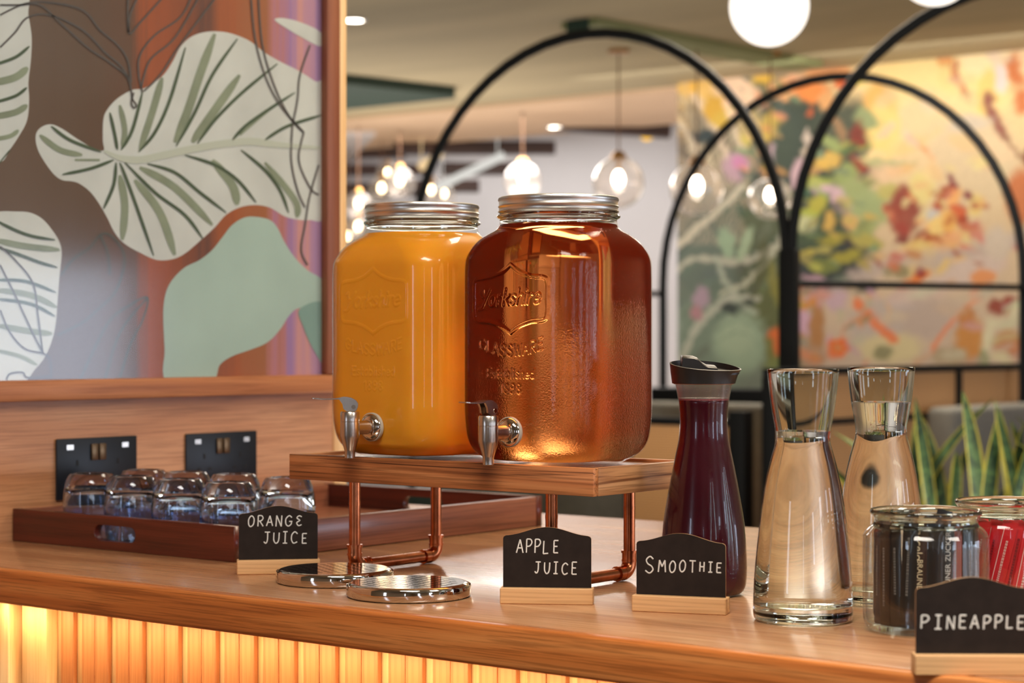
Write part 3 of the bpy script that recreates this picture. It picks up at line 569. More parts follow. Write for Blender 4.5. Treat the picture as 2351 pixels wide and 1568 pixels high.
# ------------------------------------------------------------------ arched black frame
def arch_path(u0, hw, v, zs, n=28):
    return [(u0+hw*math.cos(math.pi*(1-i/n)), v, zs+hw*math.sin(math.pi*(1-i/n))) for i in range(n+1)]
AF = thing('arched_frame', 'black metal frame of round arches standing before the mural', 'frame', (-3.47, 5.9, 0))
def af(pts, r, nm, flat=1.0): MB().tube([(p[0]+3.47, p[1]-5.9, p[2]) for p in pts], r, 10, up=None).build(nm, BLACKM, AF, 50)
FV, RV, SP = 5.9, 7.5, 1.554
af(arch_path(-4.316, .846, FV, SP), .019, 'arch'); af(arch_path(-2.604, .846, FV, SP), .019, 'arch'); af(arch_path(-4.187, .865, RV, SP-.02), .019, 'arch')
af([(-5.162, FV, 0), (-5.162, FV, SP)], .019, 'post')
o = MB().box(-.03, .034, -.02, .02, 0, SP+.03, .003).build('post', BLACKM, AF, 50, loc=(.01, 0, 0))
af([(-1.758, FV, 0), (-1.758, FV, SP)], .019, 'post'); af([(-5.052, RV, 0), (-5.052, RV, SP-.02)], .019, 'post'); af([(-3.322, RV, 0), (-3.322, RV, SP-.02)], .019, 'post')
af([(-3.47, FV, 1.471), (-3.322, RV, 1.488)], .013, 'side_rail'); af([(-5.162, FV, 1.471), (-5.052, RV, 1.488)], .013, 'side_rail')
# ------------------------------------------------------------------ booth seating with cane panels
t = thing('cane_screen', 'long cane screen with black top rail running behind the plants', 'screen', (-3.40, 5.66, 0))
MB().box(-.02, .02, 0, 2.95, 1.158, 1.184, .003).build('top_rail', BLACKM, t); MB().box(-.018, .018, 0, 2.95, .985, 1.005, .003).build('lower_rail', BLACKM, t)
for y in (0, 1.38, 2.92): MB().box(-.022, .022, y-.001, y+.03, 0, 1.158, .003).build('upright', BLACKM, t)
for y0, y1 in ((.031, 1.378), (1.412, 2.918)):
    MB().box(-.006, .006, y0, y1, 1.006, 1.157).build('cane_panel', CANE, t); MB().box(-.006, .006, y0, y1, .10, .984).build('cane_panel', CANE, t)
t = thing('cane_booth_panel', 'low cane booth front with black frame behind the red bottle', 'screen', (-3.99, 5.70, 0))
MB().box(0, .46, -.02, .02, .985, 1.012, .003).build('top_rail', BLACKM, t); MB().box(0, .028, -.02, .02, 0, .984, .003).build('upright', BLACKM, t); MB().box(.43, .495, -.03, .03, 0, 1.04, .003).build('corner_post', BLACKM, t)
MB().box(.029, .429, -.006, .006, .08, .984).build('cane_panel', CANE, t); MB().box(.029, .429, -.02, .02, .05, .079, .003).build('bottom_rail', BLACKM, t)
o = MB().box(-.75, .75, -.05, .05, .42, 1.055, .02, 3).box(-.75, .75, -.05, .45, 0, .419, .02, 2).build('bench', GREYF, loc=(-4.32, 5.98, 0)); tag(o, 'grey upholstered bench back above the low cane booth front', 'bench')
o = MB().box(-.77, .77, -.06, .06, .95, 1.07, .01).box(-.77, .77, -.04, .04, 0, .949, .01).build('dark_ledge', BLACKM, loc=(-4.22, 7.36, 0)); tag(o, 'black ledge under the mural at the back of the booth', 'ledge')
o = MB().box(-.06, .06, 0, 1.85, .40, 1.03, .025, 3).box(-.06, .5, 0, 1.85, 0, .399, .02).build('bench', GREYF, loc=(-3.30, 6.72, 0)); tag(o, 'grey upholstered bench back behind the plants at right', 'bench')
o = MB().box(-.5, .5, -.3, .3, 0, .40, .03).box(-.5, .5, .18, .3, .401, .74, .03, 3).build('bench', DKGREEN, loc=(-4.72, 5.2, 0)); tag(o, 'dark green low seat glimpsed under the drinks stand', 'bench')
o = MB().box(-.42, .42, -.3, .3, 0, .42, .02).box(-.42, .42, .2, .3, .421, .84, .02).build('armchair', plain('black_leather', (22, 22, 22), rough=.5), loc=(-5.75, 4.9, 0)); tag(o, 'black chair glimpsed between the copper legs of the drinks stand', 'chair')
# ------------------------------------------------------------------ planter with snake plants
def leaf_mat():
    m, nt, out = new_mat('snake_leaf_centre'); L = nt.links.new; b = bsdf(nt, out, Roughness=.42); tc = N(nt, 'ShaderNodeTexCoord')
    mp = N(nt, 'ShaderNodeMapping'); mp.inputs['Scale'].default_value = (30, 30, 26); L(tc.outputs['Object'], mp.inputs[0])
    no = N(nt, 'ShaderNodeTexNoise', i_Scale=1.0, i_Detail=3.0, i_Distortion=1.2); L(mp.outputs[0], no.inputs['Vector'])
    rp = N(nt, 'ShaderNodeValToRGB'); e = rp.color_ramp.elements; e[0].position = .40; e[1].position = .62; e[0].color = lin((24, 48, 28)); e[1].color = lin((70, 98, 56)); L(no.outputs['Fac'], rp.inputs[0]); L(rp.outputs[0], b.inputs['Base Color']); return m
LEAFC = leaf_mat(); LEAFM = plain('snake_leaf_margin', (158, 150, 52), rough=.45, var=.15, vscale=8)
SOIL = plain('dark_soil', (36, 28, 22), rough=.95, bump=.6, vscale=90)
t = thing('planter', 'long dark planter box holding the snake plants', 'planter', (-1.87, 4.5, 0))
MB().box(-.62, .62, -.15, .15, 0, .08).box(-.62, .62, -.15, -.13, .08, .78).box(-.62, .62, .13, .15, .08, .78).box(-.62, -.60, -.13, .13, .08, .78).box(.60, .62, -.13, .13, .08, .78).build('box', BLACKM, t)
MB().box(-.6, .6, -.13, .13, .081, .73).build('soil', SOIL, t)
def leaf_mesh(h, wd, bend, twist, rnd):
    n = 12; mb = MB(); vs = []; mi = []; fs = []
    for i in range(n+1):
        s = i/n; w_ = wd*(.55+.9*s-.2*s*s)*(1-s**3.2)**.8+.0008
        x0 = bend*s*s; z = h*s*(1-.12*abs(bend)*s); tw = twist*s
        for k, q in enumerate((-1, -.78, 0, .78, 1)):
            cup = .25*w_*(q*q-.5); vs.append((x0+q*w_*math.cos(tw)-cup*math.sin(tw), q*w_*math.sin(tw)+cup*math.cos(tw), z))
    for i in range(n):
        for k in range(4): fs.append((i*5+k, i*5+k+1, i*5+k+6, i*5+k+5)); mi.append(1 if k in (0, 3) else 0)
    nv = len(vs); vs += [(x, y-.003, z) for x, y, z in vs]
    fs2 = [tuple(j+nv for j in f[::-1]) for f in fs]; mb.add(vs, fs+fs2); mb.mi = mi+mi; return mb
rl = random.Random(11)
names = ['leftmost in the planter, behind the rear water carafe', 'second from left in the planter, beside the rear water carafe', 'third from left, above the dark sugar jar', 'fourth from left, with wide arching blades', 'second from right in the planter, above the red sachet jar', 'rightmost in the planter, cut by the photo edge']
for i, du in enumerate((-.50, -.33, -.16, .02, .20, .40)):
    t = thing('snake_plant', 'yellow-edged snake plant '+names[i], 'plant', (-1.87+du, 4.5+rl.uniform(-.04, .04), .73), group='snake plants in the planter')
    for j in range(13 if i else 7):
        h = rl.uniform(.26, .43)*(.85 if i == 0 else 1); 
        leaf_mesh(h, rl.uniform(.015, .026), rl.choice((-.24, .24)) if j % 4 == 3 else rl.uniform(-.10, .10), rl.uniform(-.9, .9), rl).build('leaf', [LEAFC, LEAFM], t, 60, loc=(rl.uniform(-.07, .07), rl.uniform(-.06, .06), .0005), rot=(rl.uniform(-.08, .08), rl.uniform(-.11, .11), rl.uniform(-.7, .7)-TH*0+.6))
# ------------------------------------------------------------------ counter
CF, CB = 1.486, 2.505       # front and back edge of the worktop (v)
t = thing('worktop', 'long oak bar worktop with rounded front edge carrying the drinks', 'worktop', (-.8, CF, .96))
MB().box(WU+.8+.002, 1.4, .0185, CB-CF, 0, .04, .0015).build('top_slab', OAK_TOP, t)
MB().box(WU+.8+.002, 1.4, 0, .018, -.0008, .0402, .0045, 3).build('edge_band', OAK_EDGE, t)
t = thing('bar_counter', 'bar counter clad in warm-lit vertical slats below the worktop', 'counter', (-.8, 1.54, 0))
MB().box(-1.17, 1.38, .016, .034, 0, .955).build('backing_panel', SLATB, t)
MB().box(-1.38, -1.191, -.012, .03, 0, .955, .002).build('end_pilaster', PALE_V, t)
MB().box(-1.178, -1.131, -.002, .0155, 0, .952, .0015).build('end_stile', SLATB, t)
MB().box(WU+.8+.01, 1.38, .05, .9, 0, .955).build('carcass', PLASTER, t)
MB().box(-1.17, 1.38, -.026, -.014, .9565, .9595).build('led_strip', emit('led_strip_glow', (255, 190, 90), 2.0), t)
m1 = MB().box(-.0117, .0117, .009, .0158, 0, .955, .0012).mesh('slat', SLATW)
u = -1.9188+.8; k = 0
rs = random.Random(5)
for i in range(42):
    s0 = -1.8788+.0613*i+.8
    for j in (0, 1):
        o = link('slat', m1, t, (s0+.012+.0239*j, -.0008*rs.random(), 0))
link('slat', m1, t, (-1.9062+.8, 0, 0))
# ------------------------------------------------------------------ framed print on the oak partition
PU = WU; v0, z0 = 1.50, 1.219; v1, z1 = 2.3147, 2.30
FP = thing('framed_print', 'big framed print of pale green leaves on rusty brown, on the oak partition', 'picture', (PU, (v0+v1)/2, z0))
def loc_p(px, py, du=0): p = at_u(px, py, PU+.005); return (p.y-(v0+v1)/2, p.z-z0)
H = (v1-v0)/2
MB().box(.0003, .018, -H-.031, H+.031, -.029, 0, .003).build('frame_rail', FRAME_H, FP); MB().box(.0003, .018, -H-.031, H+.031, z1-z0, z1-z0+.03, .003).build('frame_rail', FRAME_H, FP)
MB().box(.0003, .0181, H, H+.031, .0002, z1-z0-.0002, .003).build('frame_stile', FRAME_V, FP); MB().box(.0003, .0181, -H-.031, -H, .0002, z1-z0-.0002, .003).build('frame_stile', FRAME_V, FP)
def print_mat():
    m, nt, out = new_mat('print_ground'); L = nt.links.new; b = bsdf(nt, out, Roughness=.6); tc = N(nt, 'ShaderNodeTexCoord')
    sx = N(nt, 'ShaderNodeSeparateXYZ'); L(tc.outputs['Object'], sx.inputs[0])
    mp = N(nt, 'ShaderNodeMapping'); mp.inputs['Scale'].default_value = (1, 26, .5); L(tc.outputs['Object'], mp.inputs[0])
    no = N(nt, 'ShaderNodeTexNoise', i_Scale=1.0, i_Detail=4.0, i_Roughness=.65); L(mp.outputs[0], no.inputs['Vector'])
    ad = N(nt, 'ShaderNodeMath', operation='MULTIPLY_ADD'); ad.inputs[1].default_value = 1/(2*H); ad.inputs[2].default_value = .5; L(sx.outputs['Y'], ad.inputs[0])
    n2 = N(nt, 'ShaderNodeMath', operation='MULTIPLY_ADD'); n2.inputs[1].default_value = .16; L(no.outputs['Fac'], n2.inputs[0]); L(ad.outputs[0], n2.inputs[2])
    rp = N(nt, 'ShaderNodeValToRGB'); cr = rp.color_ramp
    stops = [(.0, (110, 92, 76)), (.34, (112, 92, 74)), (.50, (104, 82, 62)), (.60, (108, 76, 54)), (.64, (172, 88, 44)), (.72, (150, 80, 42)), (.76, (110, 70, 54)), (.84, (176, 96, 50)), (.92, (172, 108, 66)), (.96, (196, 130, 130)), (.99, (168, 132, 184)), (1.03, (222, 160, 150)), (1.08, (176, 140, 186))]  # pink and purple end stops paint the glazing's reflections into the print
    while len(cr.elements) < len(stops): cr.elements.new(.5)
    for e, (p, c) in zip(cr.elements, stops): e.position = min(1, p/1.1); e.color = lin(c)
    dv = N(nt, 'ShaderNodeMath', operation='DIVIDE'); dv.inputs[1].default_value = 1.1; L(n2.outputs[0], dv.inputs[0]); L(dv.outputs[0], rp.inputs[0])
    mx = N(nt, 'ShaderNodeMix', data_type='RGBA', blend_type='MULTIPLY'); mx.inputs[0].default_value = .35; L(rp.outputs[0], mx.inputs[6]); L(no.outputs['Color'], mx.inputs[7]); L(rp.outputs[0], b.inputs['Base Color']); return m
PS = MB().box(.001, .004, -H-.01, H+.01, -.01, z1-z0+.01).build('print_sheet', print_mat(), FP)
MT = Matrix(((0, 0, 1, 0), (1, 0, 0, 0), (0, 1, 0, 0), (0, 0, 0, 1)))
def px1(l): return [(x/1.7425, y/1.7425) for x, y in l]
def leaf_shape(nm, pts, m, lay, label=None):
    P = smooth_path([(x, y, 0) for x, y in px1(pts)], 5, True); Q = [loc_p(p.x, p.y) for p in P]
    Q = [(max(-H-.008, min(H+.008, x)), max(-.008, y)) for x, y in Q]
    me = fill2d([Q], .00008, nm); me.transform(Matrix.Translation((.0041+.0003*lay, 0, 0)) @ MT); me.materials.append(m)
    o = link(nm, me, PS); 
    if label: o['label'] = label
def ribbons(nm, lines, m, lay, wd=None, taper=True):
    mb = MB()
    for ln_ in lines:
        wpx, pts = (wd, ln_) if wd else ln_
        P = smooth_path([(x, y, 0) for x, y in px1(pts)], 6); n = len(P); vs = []
        for i, p in enumerate(P):
            t_ = (P[min(i+1, n-1)]-P[max(i-1, 0)]).normalized(); nn = Vector((-t_.y, t_.x, 0)); s = i/(n-1)
            w_ = wpx/1.7425/2*((.35+.65*min(1, min(s, 1-s)*5)) if taper else 1)
            for sg in (-1, 1):
                q = loc_p(p.x+nn.x*w_*sg, p.y+nn.y*w_*sg); vs.append((.0041+.0003*lay, max(-H, min(H, q[0])), max(0, q[1])))
        mb.add(vs, [(2*i, 2*i+1, 2*i+3, 2*i+2) for i in range(n-1)])
    mb.build(nm, m, PS, fixn=False)
LW = plain('leaf_white', (226, 234, 226), rough=.6, var=.14, vscale=9); LG = plain('leaf_white_green', (196, 210, 184), rough=.6, var=.16, vscale=7)
LM = plain('leaf_mint', (184, 214, 200), rough=.6, var=.10, vscale=6); LT = plain('leaf_teal', (140, 178, 166), rough=.6, var=.1, vscale=8)
VD = plain('vein_dark_green', (80, 100, 72), rough=.6, var=.2, vscale=30); VP = plain('vein_sage', (150, 164, 136), rough=.6, var=.2, vscale=20); VM = plain('midrib_pale', (204, 214, 196), rough=.6); OL = plain('drawn_outline', (92, 88, 84), rough=.7); OG = plain('drawn_outline_green', (84, 92, 80), rough=.7)
leaf_shape('painted_leaf', [(145, 540), (165, 510), (205, 497), (250, 515), (310, 555), (370, 590), (416, 602), (413, 560), (415, 480), (430, 440), (470, 395), (530, 360), (580, 352), (650, 305), (690, 250), (725, 185), (770, 145), (830, 127), (900, 128), (960, 145), (1010, 170), (1060, 210), (1120, 245), (1200, 285), (1262, 325), (1300, 345), (1300, 600), (1300, 860), (1240, 880), (1190, 878), (1140, 865), (1080, 830), (1020, 820), (960, 830), (905, 860), (860, 910), (800, 965), (740, 1015), (690, 1037), (630, 1040), (570, 1015), (500, 975), (460, 930), (430, 870), (395, 810), (360, 765), (320, 735), (290, 725), (250, 720), (215, 695), (175, 640), (150, 590)], LW, 0, 'large white-green leaf with dark veins')
leaf_shape('painted_leaf', [(668, 1525), (660, 1400), (655, 1300), (655, 1230), (665, 1170), (690, 1120), (740, 1070), (800, 1040), (850, 1000), (890, 950), (930, 900), (980, 870), (1030, 868), (1080, 880), (1110, 910), (1140, 970), (1180, 1030), (1230, 1080), (1300, 1130), (1300, 1225), (1200, 1232), (1160, 1260), (1120, 1320), (1070, 1370), (1000, 1400), (930, 1425), (880, 1460), (845, 1525)], LM, 1, 'plain mint leaf')
leaf_shape('painted_leaf', [(-150, -30), (95, -30), (115, 60), (128, 150), (125, 240), (115, 330), (118, 400), (110, 480), (80, 540), (40, 600), (0, 650), (-120, 640), (-180, 300)], LW, 0, 'white striped leaf at upper left')
leaf_shape('painted_leaf', [(-10, 848), (60, 846), (120, 850), (170, 875), (210, 920), (240, 970), (248, 1020), (240, 1100), (232, 1200), (225, 1290), (210, 1360), (180, 1430), (140, 1480), (95, 1530), (-10, 1560), (-150, 1400), (-170, 1100), (-100, 880)], LW, 0, 'white striped leaf at lower left')
leaf_shape('painted_leaf', [(1198, 1237), (1300, 1220), (1300, 1450), (1250, 1390), (1215, 1310)], LT, 2, 'teal leaf by the right frame stile')
leaf_shape('painted_leaf', [(1100, 80), (1130, 72), (1200, 88), (1285, 130), (1285, 185), (1210, 150), (1150, 115)], LW, 1)
ribbons('vein_strokes', [(34, [(860, 135), (800, 300), (750, 450), (700, 570)]), (28, [(650, 310), (610, 450), (560, 600)]), (34, [(960, 300), (840, 470), (770, 570)]), (22, [(480, 420), (500, 520), (490, 590)]), (26, [(1100, 420), (960, 540)]), (30, [(560, 670), (700, 750), (850, 900)]), (30, [(480, 700), (500, 820), (490, 960)]), (32, [(540, 720), (640, 850), (700, 1020)]), (34, [(850, 640), (930, 740), (950, 820)]), (26, [(1060, 650), (1180, 800), (1190, 870)]), (26, [(300, 640), (400, 640)]), (24, [(160, 540), (240, 600), (330, 620)]),
    (30, [(-40, 335), (60, 310), (112, 270)]), (26, [(-40, 470), (60, 450), (110, 420)]), (18, [(-40, 560), (40, 545), (75, 520)]), (26, [(-20, 960), (100, 985), (240, 1000)]), (24, [(-20, 1160), (120, 1180), (228, 1230)]), (24, [(-20, 1300), (120, 1325), (210, 1335)]), (16, [(-20, 1400), (80, 1425), (150, 1460)])], VP, 2)
ribbons('midrib', [(30, [(418, 604), (480, 632), (560, 640), (650, 622), (760, 598), (880, 577), (1000, 566), (1120, 580), (1290, 592)])], VM, 3)
ribbons('veins', [(13, p) for p in [[(470, 600), (460, 540), (440, 450)], [(485, 600), (530, 520), (570, 370)], [(555, 608), (620, 530), (680, 400), (742, 190)], [(705, 585), (780, 450), (850, 300), (950, 155)], [(790, 575), (860, 480), (970, 370), (1110, 255)], [(930, 560), (1000, 490), (1180, 370)], [(1060, 560), (1150, 505), (1290, 460)], [(455, 640), (360, 675), (250, 698)], [(465, 650), (455, 740), (415, 835)], [(480, 650), (530, 780), (615, 1022)], [(500, 650), (620, 770), (740, 860), (812, 955)], [(590, 655), (700, 690), (800, 770), (905, 850)], [(740, 620), (860, 660), (950, 720), (1025, 810)], [(965, 600), (1060, 680), (1120, 760), (1155, 850)], [(205, 505), (280, 560), (405, 608)],
    [(-40, 265), (60, 230), (118, 185)], [(-40, 415), (60, 385), (108, 350)], [(-40, 700), (40, 600)], [(-20, 880), (60, 920), (130, 945), (220, 960)], [(-20, 985), (80, 1020), (160, 1050), (230, 1070)], [(-20, 1120), (100, 1125), (225, 1170)], [(-20, 1195), (120, 1215), (220, 1265)]]], VD, 3)
ribbons('pencil_drawing', [[(0, 20), (80, 20), (160, 20), (240, 90), (350, 190), (440, 250), (510, 310), (530, 400)], [(0, 190), (60, 130), (110, 70), (200, 60), (330, 120), (420, 210), (480, 260), (520, 320)], [(0, 60), (100, 15), (200, 10), (330, 40), (400, 120), (470, 180), (510, 240), (525, 330)], [(530, 400), (545, 420), (535, 432), (525, 410), (535, 370)],
    [(570, 370), (555, 300), (560, 220), (620, 140), (720, 70), (770, -20)], [(565, 350), (600, 240), (700, 150), (800, -20)], [(575, 365), (640, 300), (720, 180), (870, -20)], [(512, -20), (515, 130), (560, 90), (660, -20)], [(515, 130), (520, 60), (555, -20)],
    [(1003, -20), (1020, 150), (1060, 300), (1120, 420), (1215, 530)], [(1033, -20), (1050, 180), (1100, 350), (1160, 470), (1215, 530)], [(1240, 180), (1200, 300), (1190, 400), (1170, 500)], [(1170, 500), (1165, 640), (1190, 760), (1220, 830)], [(1275, 660), (1240, 780), (1220, 900), (1205, 1000), (1230, 1060)], [(1215, 530), (1195, 640), (1240, 750), (1275, 780)],
    [(0, 985), (60, 1040), (130, 1130), (150, 1250), (170, 1410)], [(0, 1240), (40, 1330), (100, 1395), (175, 1415), (200, 1440), (205, 1510)], [(25, 1520), (40, 1495), (90, 1490), (110, 1510), (200, 1505)], [(0, 1060), (60, 1180), (130, 1330), (172, 1412)]], OL, 4, 7, False)
ribbons('pencil_drawing', [[(245, 1100), (290, 1040), (360, 990), (400, 940), (440, 940), (490, 1000), (495, 1070), (460, 1170), (400, 1230), (330, 1290), (230, 1340)], [(320, 1520), (400, 1350), (450, 1270), (520, 1220), (590, 1190), (570, 1280), (520, 1380), (480, 1510)], [(400, 940), (430, 1010), (440, 1100)], [(590, 1190), (480, 1330), (420, 1520)]], OG, 4, 7, False)
MB().box(.0085, .011, -H-.005, H+.005, -.005, z1-z0+.005).build('glazing', PANE, FP)
# ------------------------------------------------------------------ power sockets
def socket(px_c, lb):
    p = at_u(px_c, 1004, WU); zt = at_u(px_c, 1003.5 if px_c < 300 else 992, WU).z
    t = thing('power_socket', lb, 'socket', (WU, p.y, zt-.043), math.pi/2, 'matt black double sockets')
    MB().box(-.073, .073, -.0045, -.0003, -.043, .043, .0018).build('face_plate', SOCKETB, t)
    for x in (-.0072, .0072): MB().box(x-.0058, x+.0058, -.0078, -.0046, .011, .034, .001).build('rocker_switch', BRONZE, t)
    for sx in (-1, 1):
        MB().box(sx*.05-.006, sx*.05+.006, -.0052, -.0046, .027, .034).build('metal_insert', STEEL, t)
        cx = sx*.037
        MB().box(cx-.002, cx+.002, -.0050, -.0046, .004, .012).build('earth_slot', HOLE, t)
        for q in (-.011, .011): MB().box(cx+q-.0032, cx+q+.0032, -.0050, -.0046, -.013, -.009).build('pin_slot', HOLE, t)
socket(220, 'black double power socket on the oak wall, the left one behind the tumblers'); socket(506, 'black double power socket on the oak wall, the right one nearer the stand')
# ------------------------------------------------------------------ mahogany tray with tumblers
TU0, TU1, TV0, TV1, TH_ = -2.217, -1.786, 1.709, 2.332, .0425
t = thing('serving_tray', 'dark mahogany serving tray with cut-out handles pushed against the oak wall', 'tray', ((TU0+TU1)/2, (TV0+TV1)/2, 1.001))
a, b = (TU1-TU0)/2, (TV1-TV0)/2
def stadium(cx, cy, w_, h, n=8):
    r = h/2; P = []
    for i in range(n+1): g = -math.pi/2+math.pi*i/n; P.append((cx+w_/2-r+r*math.cos(g), cy+r*math.sin(g)))
    for i in range(n+1): g = math.pi/2+math.pi*i/n; P.append((cx-w_/2+r+r*math.cos(g), cy+r*math.sin(g)))
    return P
def end_panel(y, nm):
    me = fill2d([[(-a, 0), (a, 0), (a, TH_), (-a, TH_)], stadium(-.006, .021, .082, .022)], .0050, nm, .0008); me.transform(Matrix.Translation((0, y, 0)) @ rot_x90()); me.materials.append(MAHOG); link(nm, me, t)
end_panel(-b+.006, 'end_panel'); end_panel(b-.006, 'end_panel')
MB().box(-a, -a+.011, -b+.012, b-.012, 0, TH_, .0012).build('side_panel', MAHOG_LIT, t); MB().box(a-.011, a, -b+.012, b-.012, 0, TH_, .0012).build('side_panel', MAHOG_LIT, t)
MB().box(-a+.0112, a-.0112, -b+.0122, b-.0122, .002, .0078).build('base', MAHOG_LIT, t)
TP = [(.0325, 0), (.0338, .004), (.0366, .028), (.0372, .045), (.0362, .060), (.0336, .073), (.0300, .0815), (.0272, .0848), (.0225, .0852), (.0222, .0840), (.001, .0836)]
TI = [(.001, .0640), (.024, .0632), (.0300, .0600), (.0342, .048), (.0345, .040), (.0338, .026), (.0314, .003), (.0316, .0002)]
tm = MB().lathe(TP[::-1]+TI[::-1][0:0]+[] , 2).v and None
prof = [(.0325, .0)]+TP[1:]
mb = MB(); full = [(0.0, .0836)]+TP[::-1][1:]+TI[::-1]+[(0.0, .0640)]
mb.lathe(full, 40); TUMBLER = mb.mesh('tumbler', TUMB, 40, fixn=True)
gl = [(193, 1089, 'front row at the far left, by the oak wall'), (287, 1095, 'front row, second from the left'), (411, 1101, 'front row, third from the left above the tray corner'), (525, 1108, 'front row at right, just left of the orange sign'), (334, 1080, 'rear row at the left, half hidden under the left socket'), (423, 1084, 'rear row, in the gap between the two sockets'), (538, 1089, 'rear row, below the right socket'), (659, 1097, 'last on the right, under the stand corner')]
P = []
for px, py, lb in gl:
    Y = (1.272-1.093)*F/(py-784); q = at_depth(px, py, Y); P.append(Vector((q.x, q.y, 0)))
for it in range(200):
    for i in range(8):
        for j in range(i):
            d = P[i]-P[j]
            if d.length < .0765: s = (.0765-d.length)/2*d.normalized(); P[i] += s; P[j] -= s
        P[i].x = min(max(P[i].x, TU0+.0115+.0385), TU1-.05); P[i].y = max(P[i].y, TV0+.012+.0385)
for (px, py, lb), q in zip(gl, P):
    o = link('tumbler', TUMBLER, None, (q.x, q.y, 1.0089)); tag(o, 'upturned tumbler on the tray, '+lb, 'glass', 'upturned tumblers on the tray')
# ------------------------------------------------------------------ drinks stand
SU0, SU1, SV0, SV1 = -1.683, -1.234, 1.7013, 1.8863; BT = 1.138
t = thing('drinks_stand', 'oak drinks stand on aged copper pipe legs carrying both juice dispensers', 'stand', ((SU0+SU1)/2, (SV0+SV1)/2, 1.0))
a, b = (SU1-SU0)/2, (SV1-SV0)/2
MB().box(-a, a, -b, -b+.009, .108, .138, .0012).build('front_rail', OAK_STAND, t); MB().box(-a, a, b-.009, b, .108, .138, .0012).build('back_rail', OAK_STAND, t)
MB().box(a-.009, a, -b+.0092, b-.0092, .108, .1378, .001).build('side_rail', OAK_STAND_SIDE, t); MB().box(-a, -a+.009, -b+.0092, b-.0092, .108, .1378, .001).build('side_rail', OAK_STAND_SIDE, t)
MB().box(-a+.0092, a-.0092, -b+.0092, b-.0092, .112, .1345).build('inlay_panel', wood('oak_inlay', (150, 96, 56), (186, 128, 82), (200, 146, 98), axis=0, ring=14, pore=.3, rough=.2, coat=.4, seed=3.3), t)
R, RE = .0067, .0084
for lx in (-1.594-(SU0+SU1)/2, -1.304-(SU0+SU1)/2):
    ys = (-b+.019, b-.019); bend = .013; zc = RE+.0004
    for y, sg in ((ys[0], 1), (ys[1], -1)):
        MB().tube([(lx, y, zc+bend+.008), (lx, y, .1075)], R, 16).tube([(lx, y, .080), (lx, y, .084)], R+.0003, 16).build('leg', COPPER, t)
        arc = [(lx, y+sg*bend*(1-math.cos(g)), zc+bend-bend*math.sin(g)) for g in [i*math.pi/16 for i in range(9)]]
        e = MB().tube([(lx, y, zc+bend+.011)]+arc+[(lx, y+sg*(bend+.011), zc)], RE, 16)
        e.tube([(lx, y, zc+bend+.009), (lx, y, zc+bend+.012)], RE+.0011, 16).tube([(lx, y, zc+bend-.0005), (lx, y, zc+bend+.002)], RE+.0006, 16)
        e.tube([(lx, y+sg*(bend+.009), zc), (lx, y+sg*(bend+.012), zc)], RE+.0004, 16).tube([(lx, y+sg*(bend-.0005), zc), (lx, y+sg*(bend+.002), zc)], RE+.0003, 16)
        e.build('elbow', COPPER, t, 50)
    MB().tube([(lx, ys[0]+bend+.008, zc), (lx, ys[1]-bend-.008, zc)], R, 16).build('foot_pipe', COPPER, t)
# ------------------------------------------------------------------ juice dispensers
def relief():
    """list of (polylines, halfwidth) in label coords: x across, z above the jar base"""
    L_ = []
    sh = [(0, .2215), (-.012, .2135), (-.028, .2085), (-.046, .2065), (-.0505, .200), (-.0505, .184), (-.0505, .168), (-.046, .1605), (-.028, .1585), (-.012, .1535), (0, .1465)]
    left = [Vector((x, z, 0)) for x, z in sh]; half = smooth_path([(p.x, p.y, 0) for p in left], 6)
    out = [(p.x, p.y) for p in half]+[(-p.x, p.y) for p in half[::-1]]; L_.append((out, .0016))
    for pl in layout('Yorkshire', -.044, .040, .12, .22): L_.append(([(x, .1775+y*.0175+x*.03) for x, y in pl], .0012))
    for pl in layout('GLASSWARE', -.044, .044, .22): L_.append(([(x, .1215+y*.0125+x*x*4.0) for x, y in pl], .00075))
    for pl in layout('Established', -.033, .033, .2): L_.append(([(x, .0975+y*.0105) for x, y in pl], .0007))
    for pl in layout('1898', -.0145, .0145, .24): L_.append(([(x, .0805+y*.0105) for x, y in pl], .0007))
    return L_
REL = relief()
def relief_h(x, z):
    h = np.zeros_like(x)
    for pl, hw in REL:
        pl = np.array(pl); lo = pl.min(0)-.004; hi = pl.max(0)+.004
        sel = (x > lo[0]) & (x < hi[0]) & (z > lo[1]) & (z < hi[1])
        if not sel.any(): continue
        xs, zs = x[sel], z[sel]; d = np.full(xs.shape, 1.0)
        for i in range(len(pl)-1):
            a_ = pl[i]; ab = pl[i+1]-a_; k_ = max(1e-12, ab@ab); q = np.clip(((xs-a_[0])*ab[0]+(zs-a_[1])*ab[1])/k_, 0, 1)
            d = np.minimum(d, np.hypot(xs-a_[0]-q*ab[0], zs-a_[1]-q*ab[1]))
        h[sel] = np.maximum(h[sel], np.clip((hw*1.7-d)/(hw*1.0), 0, 1))
    return h*h*(3-2*h)
JP = [(.0640, .0005), (.0690, .0004), (.0760, .0035), (.0850, .0078), (.0952, .0150), (.1015, .0255), (.1045, .0385), (.1060, .0575), (.1062, .080), (.1062, .11), (.1062, .14), (.1062, .17), (.1062, .195), (.1061, .2105), (.1056, .2245), (.1040, .2320), (.1005, .2385), (.0955, .2455), (.0885, .2520), (.0800, .2575), (.0730, .2612), (.0690, .2645), (.0668, .2685), (.0660, .2725)]
